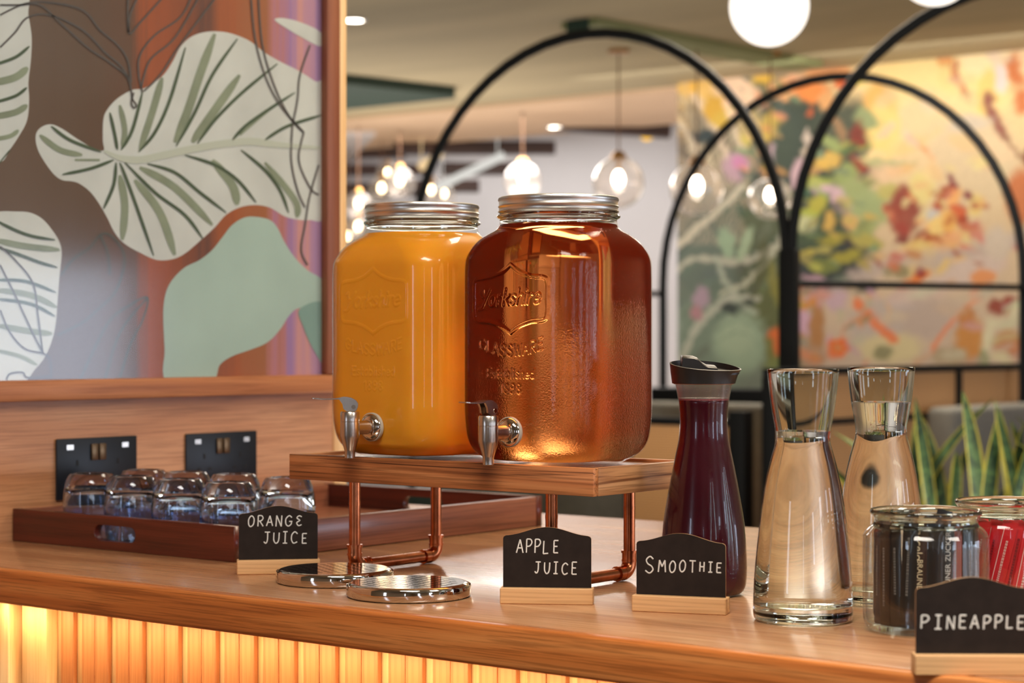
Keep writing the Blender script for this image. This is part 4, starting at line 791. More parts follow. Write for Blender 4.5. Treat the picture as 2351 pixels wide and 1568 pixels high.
def jar_rings(prof):
    """resample the silhouette profile, dense through the lettered zone"""
    r_, z_ = [p[0] for p in prof], [p[1] for p in prof]
    sp = smooth_path([(p[0], p[1], 0) for p in prof], 4); r_ = [p.x for p in sp]; z_ = [p.y for p in sp]
    out = []
    for i in range(len(sp)-1):
        n = 1
        if z_[i] > .06 and z_[i+1] < .24: n = max(1, int(math.ceil((z_[i+1]-z_[i])/.0008)))
        for j in range(n): s = j/n; out.append((r_[i]+(r_[i+1]-r_[i])*s, z_[i]+(z_[i+1]-z_[i])*s))
    out.append((r_[-1], z_[-1])); return out
def section(hw, zt, inset):
    """rounded-square half side a and corner radius r for a silhouette half width"""
    if zt > .15: k_ = min(1, max(0, (hw-.066)/.040)); r = .066+(.042-.066)*k_
    else: r = .045 if hw < .1 else .042
    a_ = (hw+.4046*r)/1.4046
    return a_-inset, max(.004, r-inset)
def jar_body(prof, inset, emb, top_cap, bot_cap=True):
    rings = jar_rings(prof); NF, NS, NCN = 130, 10, 18
    vs = []; cols = None
    for hw, z in rings:
        a_, r = section(hw, z, inset); fl = max(1e-4, a_-r); pts = []
        # start middle of the back face, go round: back half, corner, side, corner, front, ...
        def corner(cx, cy, g0, n=NCN): return [(cx+r*math.cos(g0+math.pi/2*i/n), cy+r*math.sin(g0+math.pi/2*i/n)) for i in range(n)]
        nd = 46
        pts += [(fl-2*fl*i/NS, a_) for i in range(NS)]
        pts += corner(-fl, fl, math.pi/2)
        pts += [(-a_, fl-2*fl*i/NS) for i in range(NS)]
        pts += corner(-fl, -fl, math.pi, nd)
        pts += [(-fl+2*fl*i/NF, -a_) for i in range(NF)]
        pts += corner(fl, -fl, 1.5*math.pi, nd)
        pts += [(a_, -fl+2*fl*i/NS) for i in range(NS)]
        pts += corner(fl, fl, 0)
        vs.append([(x, y, z) for x, y in pts])
    V = np.array(vs); nr, nc = V.shape[:2]
    if emb:
        i0 = NS+NCN+NS; i1 = i0+46+NF+46; seg = V[:, i0:i1+1]
        dl = np.hypot(np.diff(seg[:, :, 0], axis=1), np.diff(seg[:, :, 1], axis=1)); s = np.concatenate([np.zeros((nr, 1)), np.cumsum(dl, 1)], 1); s -= s[:, -1:]/2
        h = relief_h(s, seg[:, :, 2])
        nx = -np.gradient(seg[:, :, 1], axis=1); ny = np.gradient(seg[:, :, 0], axis=1); ln_ = np.hypot(nx, ny)+1e-12
        # outward on the front side is -y
        ox, oy = -nx/ln_, -ny/ln_; sg = np.sign(-oy); sg[sg == 0] = 1
        V[:, i0:i1+1, 0] += h*emb*ox*1; V[:, i0:i1+1, 1] += h*emb*oy*1
    fs = [(i*nc+k, i*nc+(k+1) % nc, (i+1)*nc+(k+1) % nc, (i+1)*nc+k) for i in range(nr-1) for k in range(nc)]
    vl = [tuple(p) for p in V.reshape(-1, 3)]
    if bot_cap: fs.append(tuple(range(nc))[::-1])
    if top_cap: fs.append(tuple((nr-1)*nc+k for k in range(nc)))
    return vl, fs
def clip_prof(prof, zmax, zmin=0.0, ins=0):
    out = []
    for i in range(len(prof)-1):
        (r0, z_0), (r1, z_1) = prof[i], prof[i+1]
        if not out and z_0 >= zmin: out.append((r0, z_0))
        if z_1 <= zmax: out.append((r1, z_1))
        elif z_0 < zmax: s = (zmax-z_0)/(z_1-z_0); out.append((r0+(r1-r0)*s, zmax))
    return out
NECK = [(.0660, .2722), (.0662, .2745), (.0690, .2760), (.0700, .2775), (.0690, .2792), (.0664, .2800), (.0664, .2815), (.0682, .2826), (.0682, .2838), (.0664, .2850), (.0660, .2925)]
def neck_mb(mb):
    outer = NECK; inner = [(r_, z_) for r_, z_ in [(.0630, .2925), (.0632, .27), (.0650, .262)]]
    mb.lathe_open = True
    prof = outer+inner; n = 96; vs = []; fs = []
    for r_, z_ in prof:
        for k in range(n): g = 2*math.pi*k/n; vs.append((r_*math.cos(g), r_*math.sin(g), z_))
    for i in range(len(prof)-1):
        for k in range(n): fs.append((i*n+k, i*n+(k+1) % n, (i+1)*n+(k+1) % n, (i+1)*n+k))
    mb.add(vs, fs); return mb
mb = MB(); v_, f_ = jar_body(JP, 0, .0009, False); mb.add(v_, f_)
JAR = mb.mesh('glass_jar', TGLASS, 60)
mb = MB(); v_, f_ = jar_body(JP, 0, .0013, False); mb.add(v_, f_); JARW = mb.mesh('glass_jar_wet', AGLASS, 60)
NECKM = MB().lathe(NECK+[(.0632, .2925), (.0634, .2722)], 120, closed=True).mesh('threaded_neck', GLASS, 60, fixn=True)
LEV_A, LEV_O = .2685, .2650
def juice_prof(lev): return [(r_, z_+.004 if i < 2 else z_) for i, (r_, z_) in enumerate(clip_prof(JP, lev))]
def juice_mesh(lev, inset, m, emb):
    pr = clip_prof(JP, lev); pr = [(max(.05, r_), max(z_, .0045+.0004*i)) for i, (r_, z_) in enumerate(pr)]
    v_, f_ = jar_body(pr, inset, emb, True); return MB().add(v_, f_).mesh('juice', m, 60)
def orange_mat():
    m, nt, out = new_mat('orange_juice'); L = nt.links.new; b = bsdf(nt, out, Roughness=.28)
    tc = N(nt, 'ShaderNodeTexCoord'); no = N(nt, 'ShaderNodeTexNoise', i_Scale=9.0, i_Detail=3.0); L(tc.outputs['Object'], no.inputs['Vector'])
    rp = N(nt, 'ShaderNodeValToRGB'); e = rp.color_ramp.elements; e[0].position = .3; e[1].position = .7; e[0].color = lin((230, 146, 32)); e[1].color = lin((240, 160, 42)); L(no.outputs['Fac'], rp.inputs[0]); L(rp.outputs[0], b.inputs['Base Color'])
    b.inputs['Subsurface Weight'].default_value = .35; b.inputs['Subsurface Radius'].default_value = (.03, .012, .003); b.inputs['Specular IOR Level'].default_value = .2; return m
def apple_mat():
    m, nt, out = new_mat('apple_juice'); L = nt.links.new
    g = N(nt, 'ShaderNodeBsdfRefraction'); g.inputs['IOR'].default_value = 1.30
    g.inputs[0].default_value = (1, 1, 1, 1)
    tc = N(nt, 'ShaderNodeTexCoord'); sx = N(nt, 'ShaderNodeSeparateXYZ'); L(tc.outputs['Object'], sx.inputs[0])
    mr = N(nt, 'ShaderNodeMapRange'); mr.inputs[1].default_value = .19; mr.inputs[2].default_value = .10; L(sx.outputs['Z'], mr.inputs[0])
    no = N(nt, 'ShaderNodeTexNoise', i_Scale=520.0, i_Detail=1.5); L(tc.outputs['Object'], no.inputs['Vector'])
    mp = N(nt, 'ShaderNodeMapping'); mp.inputs['Scale'].default_value = (70, 70, 7); L(tc.outputs['Object'], mp.inputs[0])
    n2 = N(nt, 'ShaderNodeTexNoise', i_Scale=1.0, i_Detail=3.0); L(mp.outputs[0], n2.inputs['Vector'])
    mu = N(nt, 'ShaderNodeMath', operation='MULTIPLY'); L(mr.outputs[0], mu.inputs[0]); mu.inputs[1].default_value = .40
    ad = N(nt, 'ShaderNodeMath', operation='ADD'); L(no.outputs['Fac'], ad.inputs[0]); L(n2.outputs['Fac'], ad.inputs[1])
    bp = N(nt, 'ShaderNodeBump', i_Distance=.0018); L(mu.outputs[0], bp.inputs['Strength']); L(ad.outputs[0], bp.inputs['Height']); L(bp.outputs[0], g.inputs['Normal'])
    rr = N(nt, 'ShaderNodeMath', operation='MULTIPLY_ADD'); rr.inputs[1].default_value = .06; rr.inputs[2].default_value = .12; L(mr.outputs[0], rr.inputs[0]); L(rr.outputs[0], g.inputs['Roughness'])
    va = N(nt, 'ShaderNodeVolumeAbsorption'); va.inputs['Color'].default_value = (.995, .58, .03, 1); va.inputs['Density'].default_value = 12.0
    df = N(nt, 'ShaderNodeBsdfDiffuse'); df.inputs[0].default_value = lin((226, 62, 12)); ms = N(nt, 'ShaderNodeMixShader'); ms.inputs[0].default_value = .12   # suspended fruit haze
    L(g.outputs[0], ms.inputs[1]); L(df.outputs[0], ms.inputs[2]); L(ms.outputs[0], out.inputs[0]); L(va.outputs[0], out.inputs['Volume']); return m
JUICE_O = juice_mesh(LEV_O, .0010, orange_mat(), .0003); JUICE_A = juice_mesh(LEV_A, .0010, apple_mat(), .0016)
def lid_mb():
    n = 240
    pr = [(.0, .2985), (.060, .2985), (.0615, .2995), (.0655, .2996), (.0672, .2988), (.0676, .2972), (.0676, .2955), (.0671, .2945), (.0671, .2905), (.0676, .2898), (.0682, .2888), (.0676, .2878), (.0671, .2872), (.0671, .2848), (.0678, .2842), (.0678, .2834), (.0655, .2834), (.0655, .297), (0, .2975)]
    return MB().lathe(pr, n, rmod=lambda i, k: (1.008 if k % 2 else .994) if i in (5, 6) else 1.0)
LIDM = lid_mb().mesh('lid', TIN, 40, fixn=True)
def lever(parent, rz):
    lv = MB()
    ck = [(.012, .0140), (.0105, .0152), (.0066, .0166), (-.0008, .0155), (-.0071, .0122), (-.0092, .0095), (-.0092, .0052), (-.0076, .0020), (-.004, .0003), (.0035, .0003), (.0072, .0030), (.0082, .0085)]
    for y0, y1 in ((-.0060, -.0034), (.0034, .0060)):
        n = len(ck); lv.add([(x, y0, z) for x, z in ck]+[(x, y1, z) for x, z in ck], [tuple(range(n)), tuple(range(n, 2*n))[::-1]]+[(i, i+n, (i+1) % n+n, (i+1) % n) for i in range(n)])
    tp = smooth_path([(-.0094, 0, .0085), (-.0072, 0, .0124), (-.001, 0, .0158), (.0066, 0, .0168), (.012, 0, .0156), (.020, 0, .0147), (.031, 0, .0146), (.0435, 0, .0157)], 4); vs = []
    for i, p in enumerate(tp):
        w_ = .0061 if p.x < .012 else .0061+.0008*math.sin(min(1, (p.x-.012)/.031)*math.pi*.5); 
        if i == len(tp)-1: w_ *= .75
        th = .0017 if p.x < .014 else .0011
        vs += [(p.x, -w_, p.z), (p.x, w_, p.z), (p.x, w_, p.z-th), (p.x, -w_, p.z-th)]
    n = len(tp); fs = [(4*i+k, 4*i+(k+1) % 4, 4*i+4+(k+1) % 4, 4*i+4+k) for i in range(n-1) for k in range(4)]+[(0, 1, 2, 3), tuple(4*(n-1)+k for k in (3, 2, 1, 0))]
    lv.add(vs, fs)
    o = lv.build('lever', STEEL, parent, 40, loc=(0, 0, .0576), rot=(0, 0, rz), fixn=True)
    return o
def dispenser(label, u, lev, jar, juice, rz_lever, lean):
    t = thing('drink_dispenser', label, 'dispenser', (u, 1.7938, 1.1347), 0, 'glass juice dispensers on the stand')
    link('glass_jar', jar, t); link('juice', juice, t); link('threaded_neck', NECKM, t); o = link('lid', LIDM, t); o['label'] = 'silver screw lid with knurled rim'
    fy = -.0872; zc = .0385
    tb = MB().lathe([(.0002, .0040), (.0052, .0040), (.0060, .0048), (.0060, .0120), (.0064, .0135), (.0105, .0270), (.0110, .0300), (.0110, .0455), (.01075, .0458), (.01075, .0464), (.0110, .0467), (.0110, .0560), (.0100, .0575), (.0002, .0576)], 32, (0, fy-.0385, 0)).build('tap', STEEL, t)
    tb['label'] = 'steel tap with lever'
    lo = lever(tb, rz_lever); lo.location = (0, fy-.0385, .0576)
    MB().lathe([(.0025, -.0066), (.0025, .0066)], 14, (0, 0, .0042), 'y').lathe([(.0042, -.002), (.0042, .002)], 10, (0, 0, .003), 'y').build('pivot_pin', CHROME, lo, loc=(-.0044, 0, .001)).parent = tb
    bpy.data.objects[tb.children[-1].name].location = Matrix.Rotation(rz_lever, 3, 'Z') @ Vector((-.0044, 0, 0))+Vector((0, fy-.0385, .0576+.001))
    bpy.data.objects[tb.children[-1].name].rotation_euler = (0, 0, rz_lever)
    MB().lathe([(.0080, -.032), (.0080, -.0085), (.0083, -.0075), (.0083, -.007)], 28, (0, fy, zc), 'y').build('stem', STEEL, tb)
    MB().lathe([(.0084, -.0098), (.0120, -.0085), (.0152, -.0052), (.0156, -.0040), (.0150, -.0036)], 36, (0, fy, zc), 'y').build('flange', CHROME, tb)
    MB().lathe([(.0150, -.0037), (.0166, -.0034), (.0166, .0004), (.012, .0010)], 36, (0, fy, zc), 'y').build('gasket', RUBBER, tb)
    return t
dispenser('square glass dispenser full of cloudy orange juice, on the left of the stand', -1.553, LEV_O, JAR, JUICE_O, -math.pi/2-math.radians(50), 0)
dispenser('square glass dispenser full of clear amber apple juice, on the right of the stand', -1.350, LEV_A, JARW, JUICE_A, -math.pi/2, 0)
# ------------------------------------------------------------------ chalkboard signs
def sign(label, corner_px, yaw, lines, group='small chalkboard drink signs', seed=1):
    rz = TH+math.radians(yaw); c = at_z(corner_px[0], corner_px[1], 1.0); Rm = Matrix.Rotation(rz, 3, 'Z')
    loc = c-Rm @ Vector((-.0483, -.010, 0)); t = thing('chalkboard_sign', label, 'sign', loc, rz, group)
    W = .046; sh, ap = .0700, .0088; n = 40
    out = [(-W, .005), (W, .005), (W, sh-.003), (W-.0008, sh-.001), (W-.003, sh+.0002)]
    for i in range(n+1):
        x = W*.93*(1-2*i/n); out.append((x, sh+.0003+ap*(.5+.5*math.cos(math.pi*x/(W*.97)))))
    out += [(-W+.003, sh+.0002), (-W+.0008, sh-.001), (-W, sh-.003)]
    me = fill2d([out], .0010, 'board'); me.transform(Matrix.Translation((0, .0012, 0)) @ rot_x90()); me.materials.append(SLATE); me.materials.append(PINE)
    for p in me.polygons:
        if abs(p.normal.y) < .5: p.material_index = 1
    link('board', me, t)
    mb = MB(); mb.box(-.0483, .0483, -.010, -.0002, 0, .0165, .0008, 1); mb.box(-.0483, .0483, .0027, .010, 0, .0165, .0008, 1); mb.box(-.0480, .0480, -.0003, .0028, .0002, .0048); mb.build('base', PINE, t)
    mb = MB(); rn = random.Random(seed)
    for word, x0, x1, zb, h, gap in lines:
        for pl in layout(word, x0, x1, gap, .05, .05, rn):
            Q = [(x, .0009, zb+y*h) for x, y in pl]
            if len(Q) < 6:
                for q0, q1 in zip(Q, Q[1:]): mb.tube([q0, q1], .00100, 8)
            else: mb.tube(Q, .00100, 8)
    o = mb.build('chalk_lettering', CHALK, t); return t
def bx(px, l, wpx): return (px-l)/wpx*.092-.046
sign('chalkboard sign reading ORANGE JUICE in front of the mahogany tray', (544, 1320), 8.5, [('ORANG', bx(566, 545, 183), bx(668, 545, 183), .0555, .0125, .38), (('e3',), bx(677, 545, 183), bx(690, 545, 183), .0550, .0115, .3), ('JUIC', bx(602, 545, 183), bx(680, 545, 183), .0350, .0130, .42), ('E', bx(691, 545, 183), bx(702, 545, 183), .0345, .0120, .3)], seed=3)
sign('chalkboard sign reading APPLE JUICE in front of the copper legs', (1147.5, 1386.5), -6, [('APPL', bx(1188, 1157, 205), bx(1262, 1157, 205), .0520, .0135, .30), ('E', bx(1274, 1157, 205), bx(1285, 1157, 205), .0520, .0125, .3), ('JUICE', bx(1230, 1157, 205), bx(1328, 1157, 205), .0308, .0120, .46)], seed=5)
sign('chalkboard sign reading SMOOTHIE in front of the dark red bottle', (1450, 1403.5), -18.7, [('S', bx(1477, 1457, 206), bx(1496, 1457, 206), .0385, .0160, .3), ('MOOT', bx(1508, 1457, 206), bx(1594, 1457, 206), .0400, .0118, .42), ('HIE', bx(1603, 1457, 206), bx(1653, 1457, 206), .0415, .0098, .5)], seed=8)
sign('chalkboard sign reading PINEAPPLE at the near right corner, slightly out of focus', (2101, 1551), -1.5, [('PI', bx(2112, 2101, 262), bx(2160, 2101, 262), .0370, .0108, .5), ('NEAPPLE', bx(2173, 2101, 262), bx(2352, 2101, 262), .0370, .0108, .40)], seed=9)
# ------------------------------------------------------------------ drip trays
def drip_tray(label, px, Y, rz):
    p = at_depth(px, 784, Y); t = thing('drip_tray', label, 'drip tray', (p.x, p.y, 1.0), rz, 'round steel drip trays')
    MB().lathe([(.0, .0004), (.0645, .0004), (.0660, .0015), (.0668, .0035), (.0668, .0122), (.0664, .0130), (.0660, .0128), (.0657, .0120), (.0657, .006), (0, .006)], 80).build('dish', CHROME, t, 40, fixn=True)
    holes = []; row = 0
    for iy in range(-5, 6):
        for ix in range(-4, 5):
            x = ix*.0118+(.0059 if iy % 2 else 0); y = iy*.0088
            if math.hypot(x, y) < .0505: holes.append(stadium(x, y, .0076, .0033, 5))
    me = fill2d([[(.0602*math.cos(2*math.pi*i/90), .0602*math.sin(2*math.pi*i/90)) for i in range(90)]]+holes, .0005, 'grille'); me.transform(Matrix.Translation((0, 0, .0147))); me.materials.append(CHROME); link('grille', me, t)
    MB().lathe([(.0, .0082), (.0630, .0082), (.0630, .0075), (.0, .0075)], 48).build('slot_shade_disc', HOLE, t)  # dark disc added under the grille to paint the shade in the slots
    MB().lathe([(.0600, .0152), (.0618, .0150), (.0636, .0142), (.0646, .0128), (.0648, .0110), (.0640, .0110), (.0636, .0126), (.0614, .0140), (.0600, .0142)], 80, closed=True).build('rolled_rim', CHROME, t, 60, fixn=True)
    return t
drip_tray('round steel drip tray with slotted top, left one beside the orange juice sign', 769, 2.255, .5); drip_tray('round steel drip tray with slotted top, front one at the worktop edge', 938.5, 2.128, .78)
# ------------------------------------------------------------------ smoothie bottle
p = at_depth(1615.5, 784, 2.142); t = thing('smoothie_bottle', 'glass bottle of dark red smoothie with black flip lid behind the smoothie sign', 'bottle', (p.x, p.y, 1.0), TH)
SP_ = [(.0355, .0006), (.0400, .0018), (.0440, .0062), (.0461, .0140), (.0468, .030), (.0458, .054), (.0436, .077), (.0398, .1007), (.0357, .124), (.0310, .1475), (.0272, .166), (.0259, .180), (.0259, .190), (.0268, .203), (.0281, .213), (.0298, .222), (.0312, .229)]
SPs = [(q.x, q.y) for q in smooth_path([(r_, z_, 0) for r_, z_ in SP_], 4)]
MB().lathe(SPs+[(.0302, .229)]+[(r_-.001, z_) for r_, z_ in SPs[::-1] if z_ > .2095], 64).build('glass_bottle', TGLASS, t, 60)
mb = MB(); lq = [(r_-.0006, max(z_, .002)) for r_, z_ in SPs if z_ <= .2095]; mb.lathe(lq+[(lq[-1][0]*.96, .2098), (0, .2098)], 64)
mb.build('smoothie', plain('berry_smoothie', (58, 7, 20), rough=.2, spec=.4, var=.3, vscale=14), t, 50)
mb = MB()   # froth ring
mb.lathe([(.0268, .2090), (.0271, .2104), (.0264, .2108), (.0256, .2098)], 48, closed=True).build('froth', plain('berry_froth', (132, 66, 70), rough=.6, bump=.8, vscale=700), t, 60, fixn=True)
MB().lathe([(.0272, .2112), (.0285, .2185), (.0300, .2262)], 64).build('condensation', FOGGY, t, 60)
def lid_ring(zf, sc_, drop=0):
    P = []
    for i in range(48):
        g = 2*math.pi*i/48; c = math.cos(g); s = math.sin(g); base = .0340+(.0366-.0340)*zf
        spout = max(0, c)**5*.0048*zf; P.append(((base+spout)*c*sc_, (base*s*(1-.10*zf*max(0, c)**2))*sc_, 0))
    return P
mb = MB(); vs = []
zt = lambda x, y: .2462-.066*x+.13*y; ra = math.radians(-22)
specs = [(.0, 1.0, .2270, False), (.05, 1.0, .2285, False), (.55, 1.0, .2380, False), (1.0, 1.0, None, 0), (1.0, .955, None, .0004), (1.0, .94, None, -.005), (1.0, .5, None, -.0065), (1.0, .01, None, -.0065)]
n = 48
for zf, s_, z_, dz in specs:
    for (x, y, _) in lid_ring(zf, s_):
        x, y = x*math.cos(ra)-y*math.sin(ra), x*math.sin(ra)+y*math.cos(ra); vs.append((x, y, z_ if z_ is not None else zt(x, y)+dz))
fs = [(i*n+k, i*n+(k+1) % n, (i+1)*n+(k+1) % n, (i+1)*n+k) for i in range(len(specs)-1) for k in range(n)]+[tuple(range(n))[::-1]]
ld = mb.add(vs, fs).build('lid', BLACKP, t, 40, fixn=True); ld['label'] = 'black pouring lid'
pf = [(-.0175, .2400), (-.0165, .2528), (-.0150, .2540), (-.0040, .2535), (.0010, .2515), (.0060, .2466), (.0110, .2440), (.0200, .2432), (.0215, .2420), (.0215, .2400)]
m_ = len(pf); vs = []
for y in (-.0135, -.012, .012, .0135):
    for x, z in pf: vs.append((x-.007, y+.004, z+.0022+.10*y-(.001 if abs(y) > .013 else 0)))
fs = [tuple(range(m_)), tuple(range(3*m_, 4*m_))[::-1]]+[(j*m_+i, j*m_+m_+i, j*m_+m_+(i+1) % m_, j*m_+(i+1) % m_) for j in range(3) for i in range(m_)]
MB().add(vs, fs).build('flip_flap', BLACKP, ld, 50, fixn=True)
MB().lathe([(.0322, .2262), (.0326, .2268), (.0322, .2272), (.0312, .2272), (.0312, .2262)], 48, closed=True).build('lid_seal', plain('copper_seal', (170, 120, 100), rough=.4), ld, 60, fixn=True)
# ------------------------------------------------------------------ water carafes
CP = [(.0440, .0006), (.0472, .0022), (.0482, .0060), (.0484, .0100), (.0480, .026), (.0472, .043), (.0452, .066), (.0429, .088), (.0402, .110), (.0368, .132), (.0330, .1500), (.0292, .1640), (.0270, .1720), (.0263, .1778), (.0270, .1860), (.0291, .1980), (.0312, .2110), (.0332, .2270), (.0348, .2440)]
CPs = [(q.x, q.y) for q in smooth_path([(r_, z_, 0) for r_, z_ in CP], 4)]
def inner_prof(): 
    s = [(r_-(.0021 if z_ > .03 else .0021+.0018*(1-z_/.03)), z_) for r_, z_ in CPs if z_ > .0165]
    return [(.001, .0148), (.030, .0146), (.0390, .0150), (.0428, .0160)]+s
INP = inner_prof()
def carafe(label, px, Y, level, rim):
    p = at_depth(px, 784, Y); t = thing('water_carafe', label, 'carafe', (p.x, p.y, 1.0), 0, 'glass carafes of still water')
    wet = [q for q in INP if q[1] <= level]; dry = [q for q in INP if q[1] > level]
    rl_ = wet[-1][0]+(dry[0][0]-wet[-1][0])*(level-wet[-1][1])/(dry[0][1]-wet[-1][1])
    prof = [(.001, .0012), (.040, .0010)]+CPs+[(.0343, .2451), (.0334, .2449)]+dry[::-1]+[(rl_, level)]
    n = 96; vs = []; fs = []
    for r_, z_ in prof:
        for k in range(n): g = 2*math.pi*k/n; vs.append((r_*math.cos(g), r_*math.sin(g), z_))
    for i in range(len(prof)-1):
        for k in range(n): fs.append((i*n+k, i*n+(k+1) % n, (i+1)*n+(k+1) % n, (i+1)*n+k))
    MB().add(vs, fs).build('glass_body', GLASS, t, 60)
    wp = wet+[(rl_, level)]; vs = []; fs = []
    for r_, z_ in wp:
        for k in range(n): g = 2*math.pi*k/n; vs.append((r_*math.cos(g), r_*math.sin(g), z_))
    m_ = len(wp)
    for i in range(m_-1):
        for k in range(n): fs.append((i*n+k, i*n+(k+1) % n, (i+1)*n+(k+1) % n, (i+1)*n+k))
    mb = MB().add(vs, fs); mb.add([(rl_*math.cos(2*math.pi*k/n), rl_*math.sin(2*math.pi*k/n), level) for k in range(n)], [tuple(range(n))], 1)
    mb.build('water', [WATERG, WATER], t, 60)
WATERG = clear_glass('water_against_glass', (252, 252, 250), 1.33/1.48)
carafe('glass water carafe, the front one between the red bottle and the dark jar', 1843.5, 1.942, .185, 0); carafe('glass water carafe, the rear one behind the jar of dark sugar sticks', 2023, 2.072, .2095, 0)
# ------------------------------------------------------------------ sachet jars
SJ = [(.040, .0008), (.0495, .0010), (.0545, .0032), (.0576, .0095), (.0585, .0190), (.0586, .0500), (.0585, .0850), (.0572, .0915), (.0535, .0965), (.0498, .0992), (.0480, .1020), (.0480, .1060), (.0500, .1085), (.0516, .1108), (.0517, .1128), (.0508, .1140), (.0496, .1136)]
SJs = [(q.x, q.y) for q in smooth_path([(r_, z_, 0) for r_, z_ in SJ], 4)]
SJi = [(.0478, .1110), (.0462, .1050), (.0464, .1010), (.0500, .0965), (.0545, .0905), (.0560, .0830), (.0560, .0200), (.0545, .0120), (.0500, .0075), (.001, .0066)]
def sachet_jar(label, px, Y):
    p = at_depth(px, 784, Y); t = thing('sachet_jar', label, 'jar', (p.x, p.y, 1.0))
    MB().lathe(SJs+[(q.x, q.y) for q in smooth_path([(r_, z_, 0) for r_, z_ in SJi], 3)], 72).build('glass_jar', SGLASS, t, 60)
    MB().lathe([(.0500, .0986), (.0483, .1020), (.0483, .1060), (.0502, .1085), (.0518, .1108), (.0519, .1128), (.0509, .1142), (.0494, .1137), (.0476, .1110), (.0460, .1050), (.0462, .1010), (.0488, .0984)], 72, closed=True).build('rim', GLASS, t, 60, fixn=True); return p
def stick_mesh(w_, h, th, m):
    n = 8; vs = []; fs = []; prof = [(0, .0002), (.05, .0006), (.1, 1), (.3, 1), (.7, 1), (.9, 1), (.95, .0006), (1, .0002)]
    for s, k_ in prof:
        t_ = th*.5*(k_ if k_ == 1 else .12); z = s*h
        for x, y in ((-w_/2, -t_*.25), (-w_*.3, -t_), (w_*.3, -t_), (w_/2, -t_*.25), (w_/2, t_*.25), (w_*.3, t_), (-w_*.3, t_), (-w_/2, t_*.25)): vs.append((x, y, z))
    for i in range(n-1):
        for k in range(8): fs.append((i*8+k, i*8+(k+1) % 8, i*8+8+(k+1) % 8, i*8+8+k))
    fs += [tuple(range(8))[::-1], tuple((n-1)*8+k for k in range(8))]
    return MB().add(vs, fs).mesh('sugar_stick', m, 50)
PAPER = plain('sachet_print_cream', (226, 206, 170), rough=.6); PAPERF = plain('fine_print_grey', (128, 124, 120), rough=.6); PAPERW = plain('sachet_print_white', (206, 202, 198), rough=.6)
def stick_text(par, body, size, z, x, th, m, flip=False, sx=1.0):
    me = text_mesh(body, size, 'LEFT', sx); Mx = Matrix.Translation((x, -th*.5-.0003, z)) @ rot_x90() @ Matrix.Rotation(-math.pi/2 if flip else math.pi/2, 4, 'Z'); me.transform(Mx); me.materials.append(m)
    return link('lettering', me, par)
def fine_print(par, x, z0, z1, th, m, rnd, w_=.0022):
    mb = MB(); z = z0
    while z < z1:
        g = rnd.uniform(.0008, .0028); 
        for k in range(2): mb.box(x-w_/2+k*w_*.55, x-w_/2+k*w_*.55+w_*.35, -th*.5-.0005, -th*.5-.0001, z, z+g)
        z += g+.0007
    mb.build('fine_print', m, par)
darks = [plain('stick_'+n_, c_, rough=.32, spec=.5, coat=.3) for n_, c_ in (('black', (26, 23, 24)), ('brown', (58, 38, 30)), ('blue_black', (34, 42, 54)), ('rust', (128, 52, 32)), ('charcoal', (42, 36, 34)))]
th = .0034; dm = [stick_mesh(.0145, .094, th, m) for m in darks]
p = sachet_jar('glass jar of dark brown sugar sticks behind the pineapple sign', 2125.5, 1.872)
rn = random.Random(21); lay = [(-78, 2), (-62, 0), (-47, 4), (-33, 0), (-21, 1), (-3, 4), (11, 0), (25, 3), (40, 2), (54, 0), (66, 1), (82, 0), (105, 4), (130, 0), (160, 1), (190, 4), (225, 0), (250, 2), (268, 0)]
for i, (ph, ci) in enumerate(lay):
    rz = TH+math.radians(ph); Rm = Matrix.Rotation(rz, 3, 'Z'); q = Rm @ Vector((0, -.0485+rn.uniform(0, .003), 0))
    o = link('sugar_stick', dm[ci], None, (p.x+q.x, p.y+q.y, 1.0082), (rn.uniform(-.02, .05), rn.uniform(-.07, .07), 0))
    o.rotation_euler = (rn.uniform(-.03, .0), 0.02 if i in (4, 6) else rn.uniform(-.045, .045), rz)
    lb = {4: 'brown sugar stick with cream lettering reading down, in the middle of the dark jar', 6: 'black sugar stick lettered BRAUNER ZUCKER reading up, right of the middle of the dark jar'}.get(i)
    lb = lb or {0: 'brown-backed dark stick hidden at the far left curve of the near jar', 1: 'black sugar stick against the left wall of the near jar', 2: 'charcoal sugar stick with fine print, second from the left wall of the near jar', 3: 'black sugar stick with fine print, just left of the cream-lettered brown one',
        5: 'plain charcoal sugar stick in the middle, between the two lettered ones', 7: 'rust-red sugar stick just right of the black lettered one', 8: 'blue-black sugar stick above the pineapple sign, right of the rust-red one', 9: 'black sugar stick with fine print near the right wall of the dark jar', 10: 'brown sugar stick against the right wall of the dark jar'}.get(i)
    tag(o, lb or 'dark paper sugar stick standing upright at the back of the nearer glass jar', 'sugar stick', 'dark sugar sticks in the near jar' if lb else 'dark sugar sticks at the back of the near jar')
    if i == 4:
        stick_text(o, 'BRAUNER ZUCKER', .0072, .064, -.0010, th, PAPER, True); stick_text(o, 'accelo', .0110, .0905, -.0040, th, PAPER, True)
    elif i == 6:
        stick_text(o, 'BRAUNER ZUCKER', .0072, .028, .003, th, PAPERW)
    elif 0 <= i < 12 and i != 5: fine_print(o, rn.uniform(-.003, .003), rn.uniform(.012, .03), rn.uniform(.06, .085), th, PAPERF, rn)
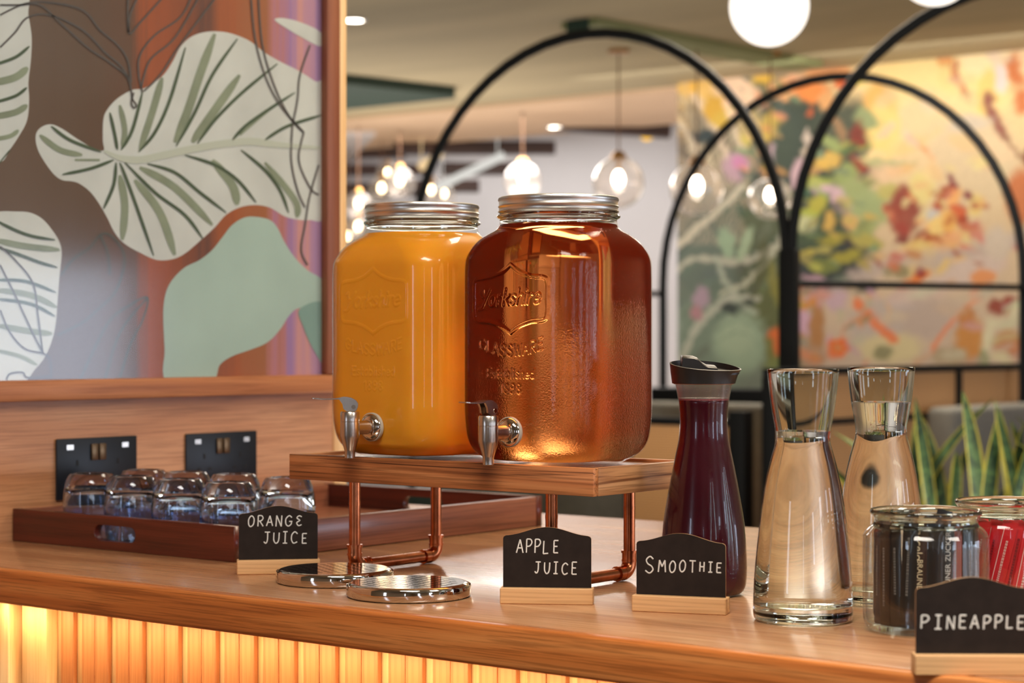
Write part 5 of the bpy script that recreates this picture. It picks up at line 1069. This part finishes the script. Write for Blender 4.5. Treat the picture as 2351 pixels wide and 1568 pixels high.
for k, (x, y, r_) in enumerate(((-.004, .004, .72), (-.021, .010, .6), (.012, .018, .85), (.02, -.012, .7))):
    me = dm[(0, 4, 0, 2)[k]]; Rm = Matrix.Rotation(TH, 3, 'Z'); q = Rm @ Vector((x, y, 0)); o = link('sugar_stick', me, None, (p.x+q.x, p.y+q.y, 1.022 if k == 0 else 1.012)); o.rotation_euler = (0, (.25, -.2, .2, -.15)[k], TH)
    tag(o, ('dark sugar stick whose corner pokes above the rim of the near jar' if k == 0 else 'dark paper sugar stick leaning inside the nearer glass jar'), 'sugar stick', 'dark sugar sticks in the near jar' if k == 0 else 'leaning dark sugar sticks inside the near jar')
red = plain('stick_red', (206, 30, 40), rough=.35, coat=.3); rm = stick_mesh(.0155, .090, th, red)
STRIPE = plain('stick_stripe', (240, 200, 190), rough=.6); REDD = plain('sachet_print_dark_red', (120, 14, 26), rough=.6)
p = sachet_jar('glass jar of red striped sachets at the right edge of the photo', 2314, 1.985)
rn = random.Random(4)
for i in range(17):
    ph = -96+i*14.5 if i < 13 else 100+(i-13)*45
    rz = TH+math.radians(ph); Rm = Matrix.Rotation(rz, 3, 'Z'); q = Rm @ Vector((-.010, -.0440-(i % 2)*.0034, 0))
    o = link('sachet', rm, None, (p.x+q.x, p.y+q.y, 1.0095)); o.rotation_euler = (-.01, .24+rn.uniform(-.03, .03), rz)
    nm = {1: 'at the left wall of its jar, mostly behind the dark jar', 2: 'second from the left wall of its jar', 3: 'third from the left wall of its jar', 4: 'fourth from the left wall of its jar', 5: 'left of the middle of its jar', 6: 'in the middle of its jar at the photo edge'}.get(i)
    tag(o, 'red white-striped sachet '+nm if nm else 'slim red sachet hidden behind the others or cut by the photo edge', 'sachet', 'red sachets in the far right jar' if nm else 'hidden red sachets in the far right jar')
    if i < 13:
        MB().box(-.0046, -.0040, -th*.5-.0006, -th*.5-.0001, .008, .082).build('stripe', STRIPE, o)
        fine_print(o, .0012, .014, .07, th, STRIPE if i % 2 else REDD, rn, .0022)
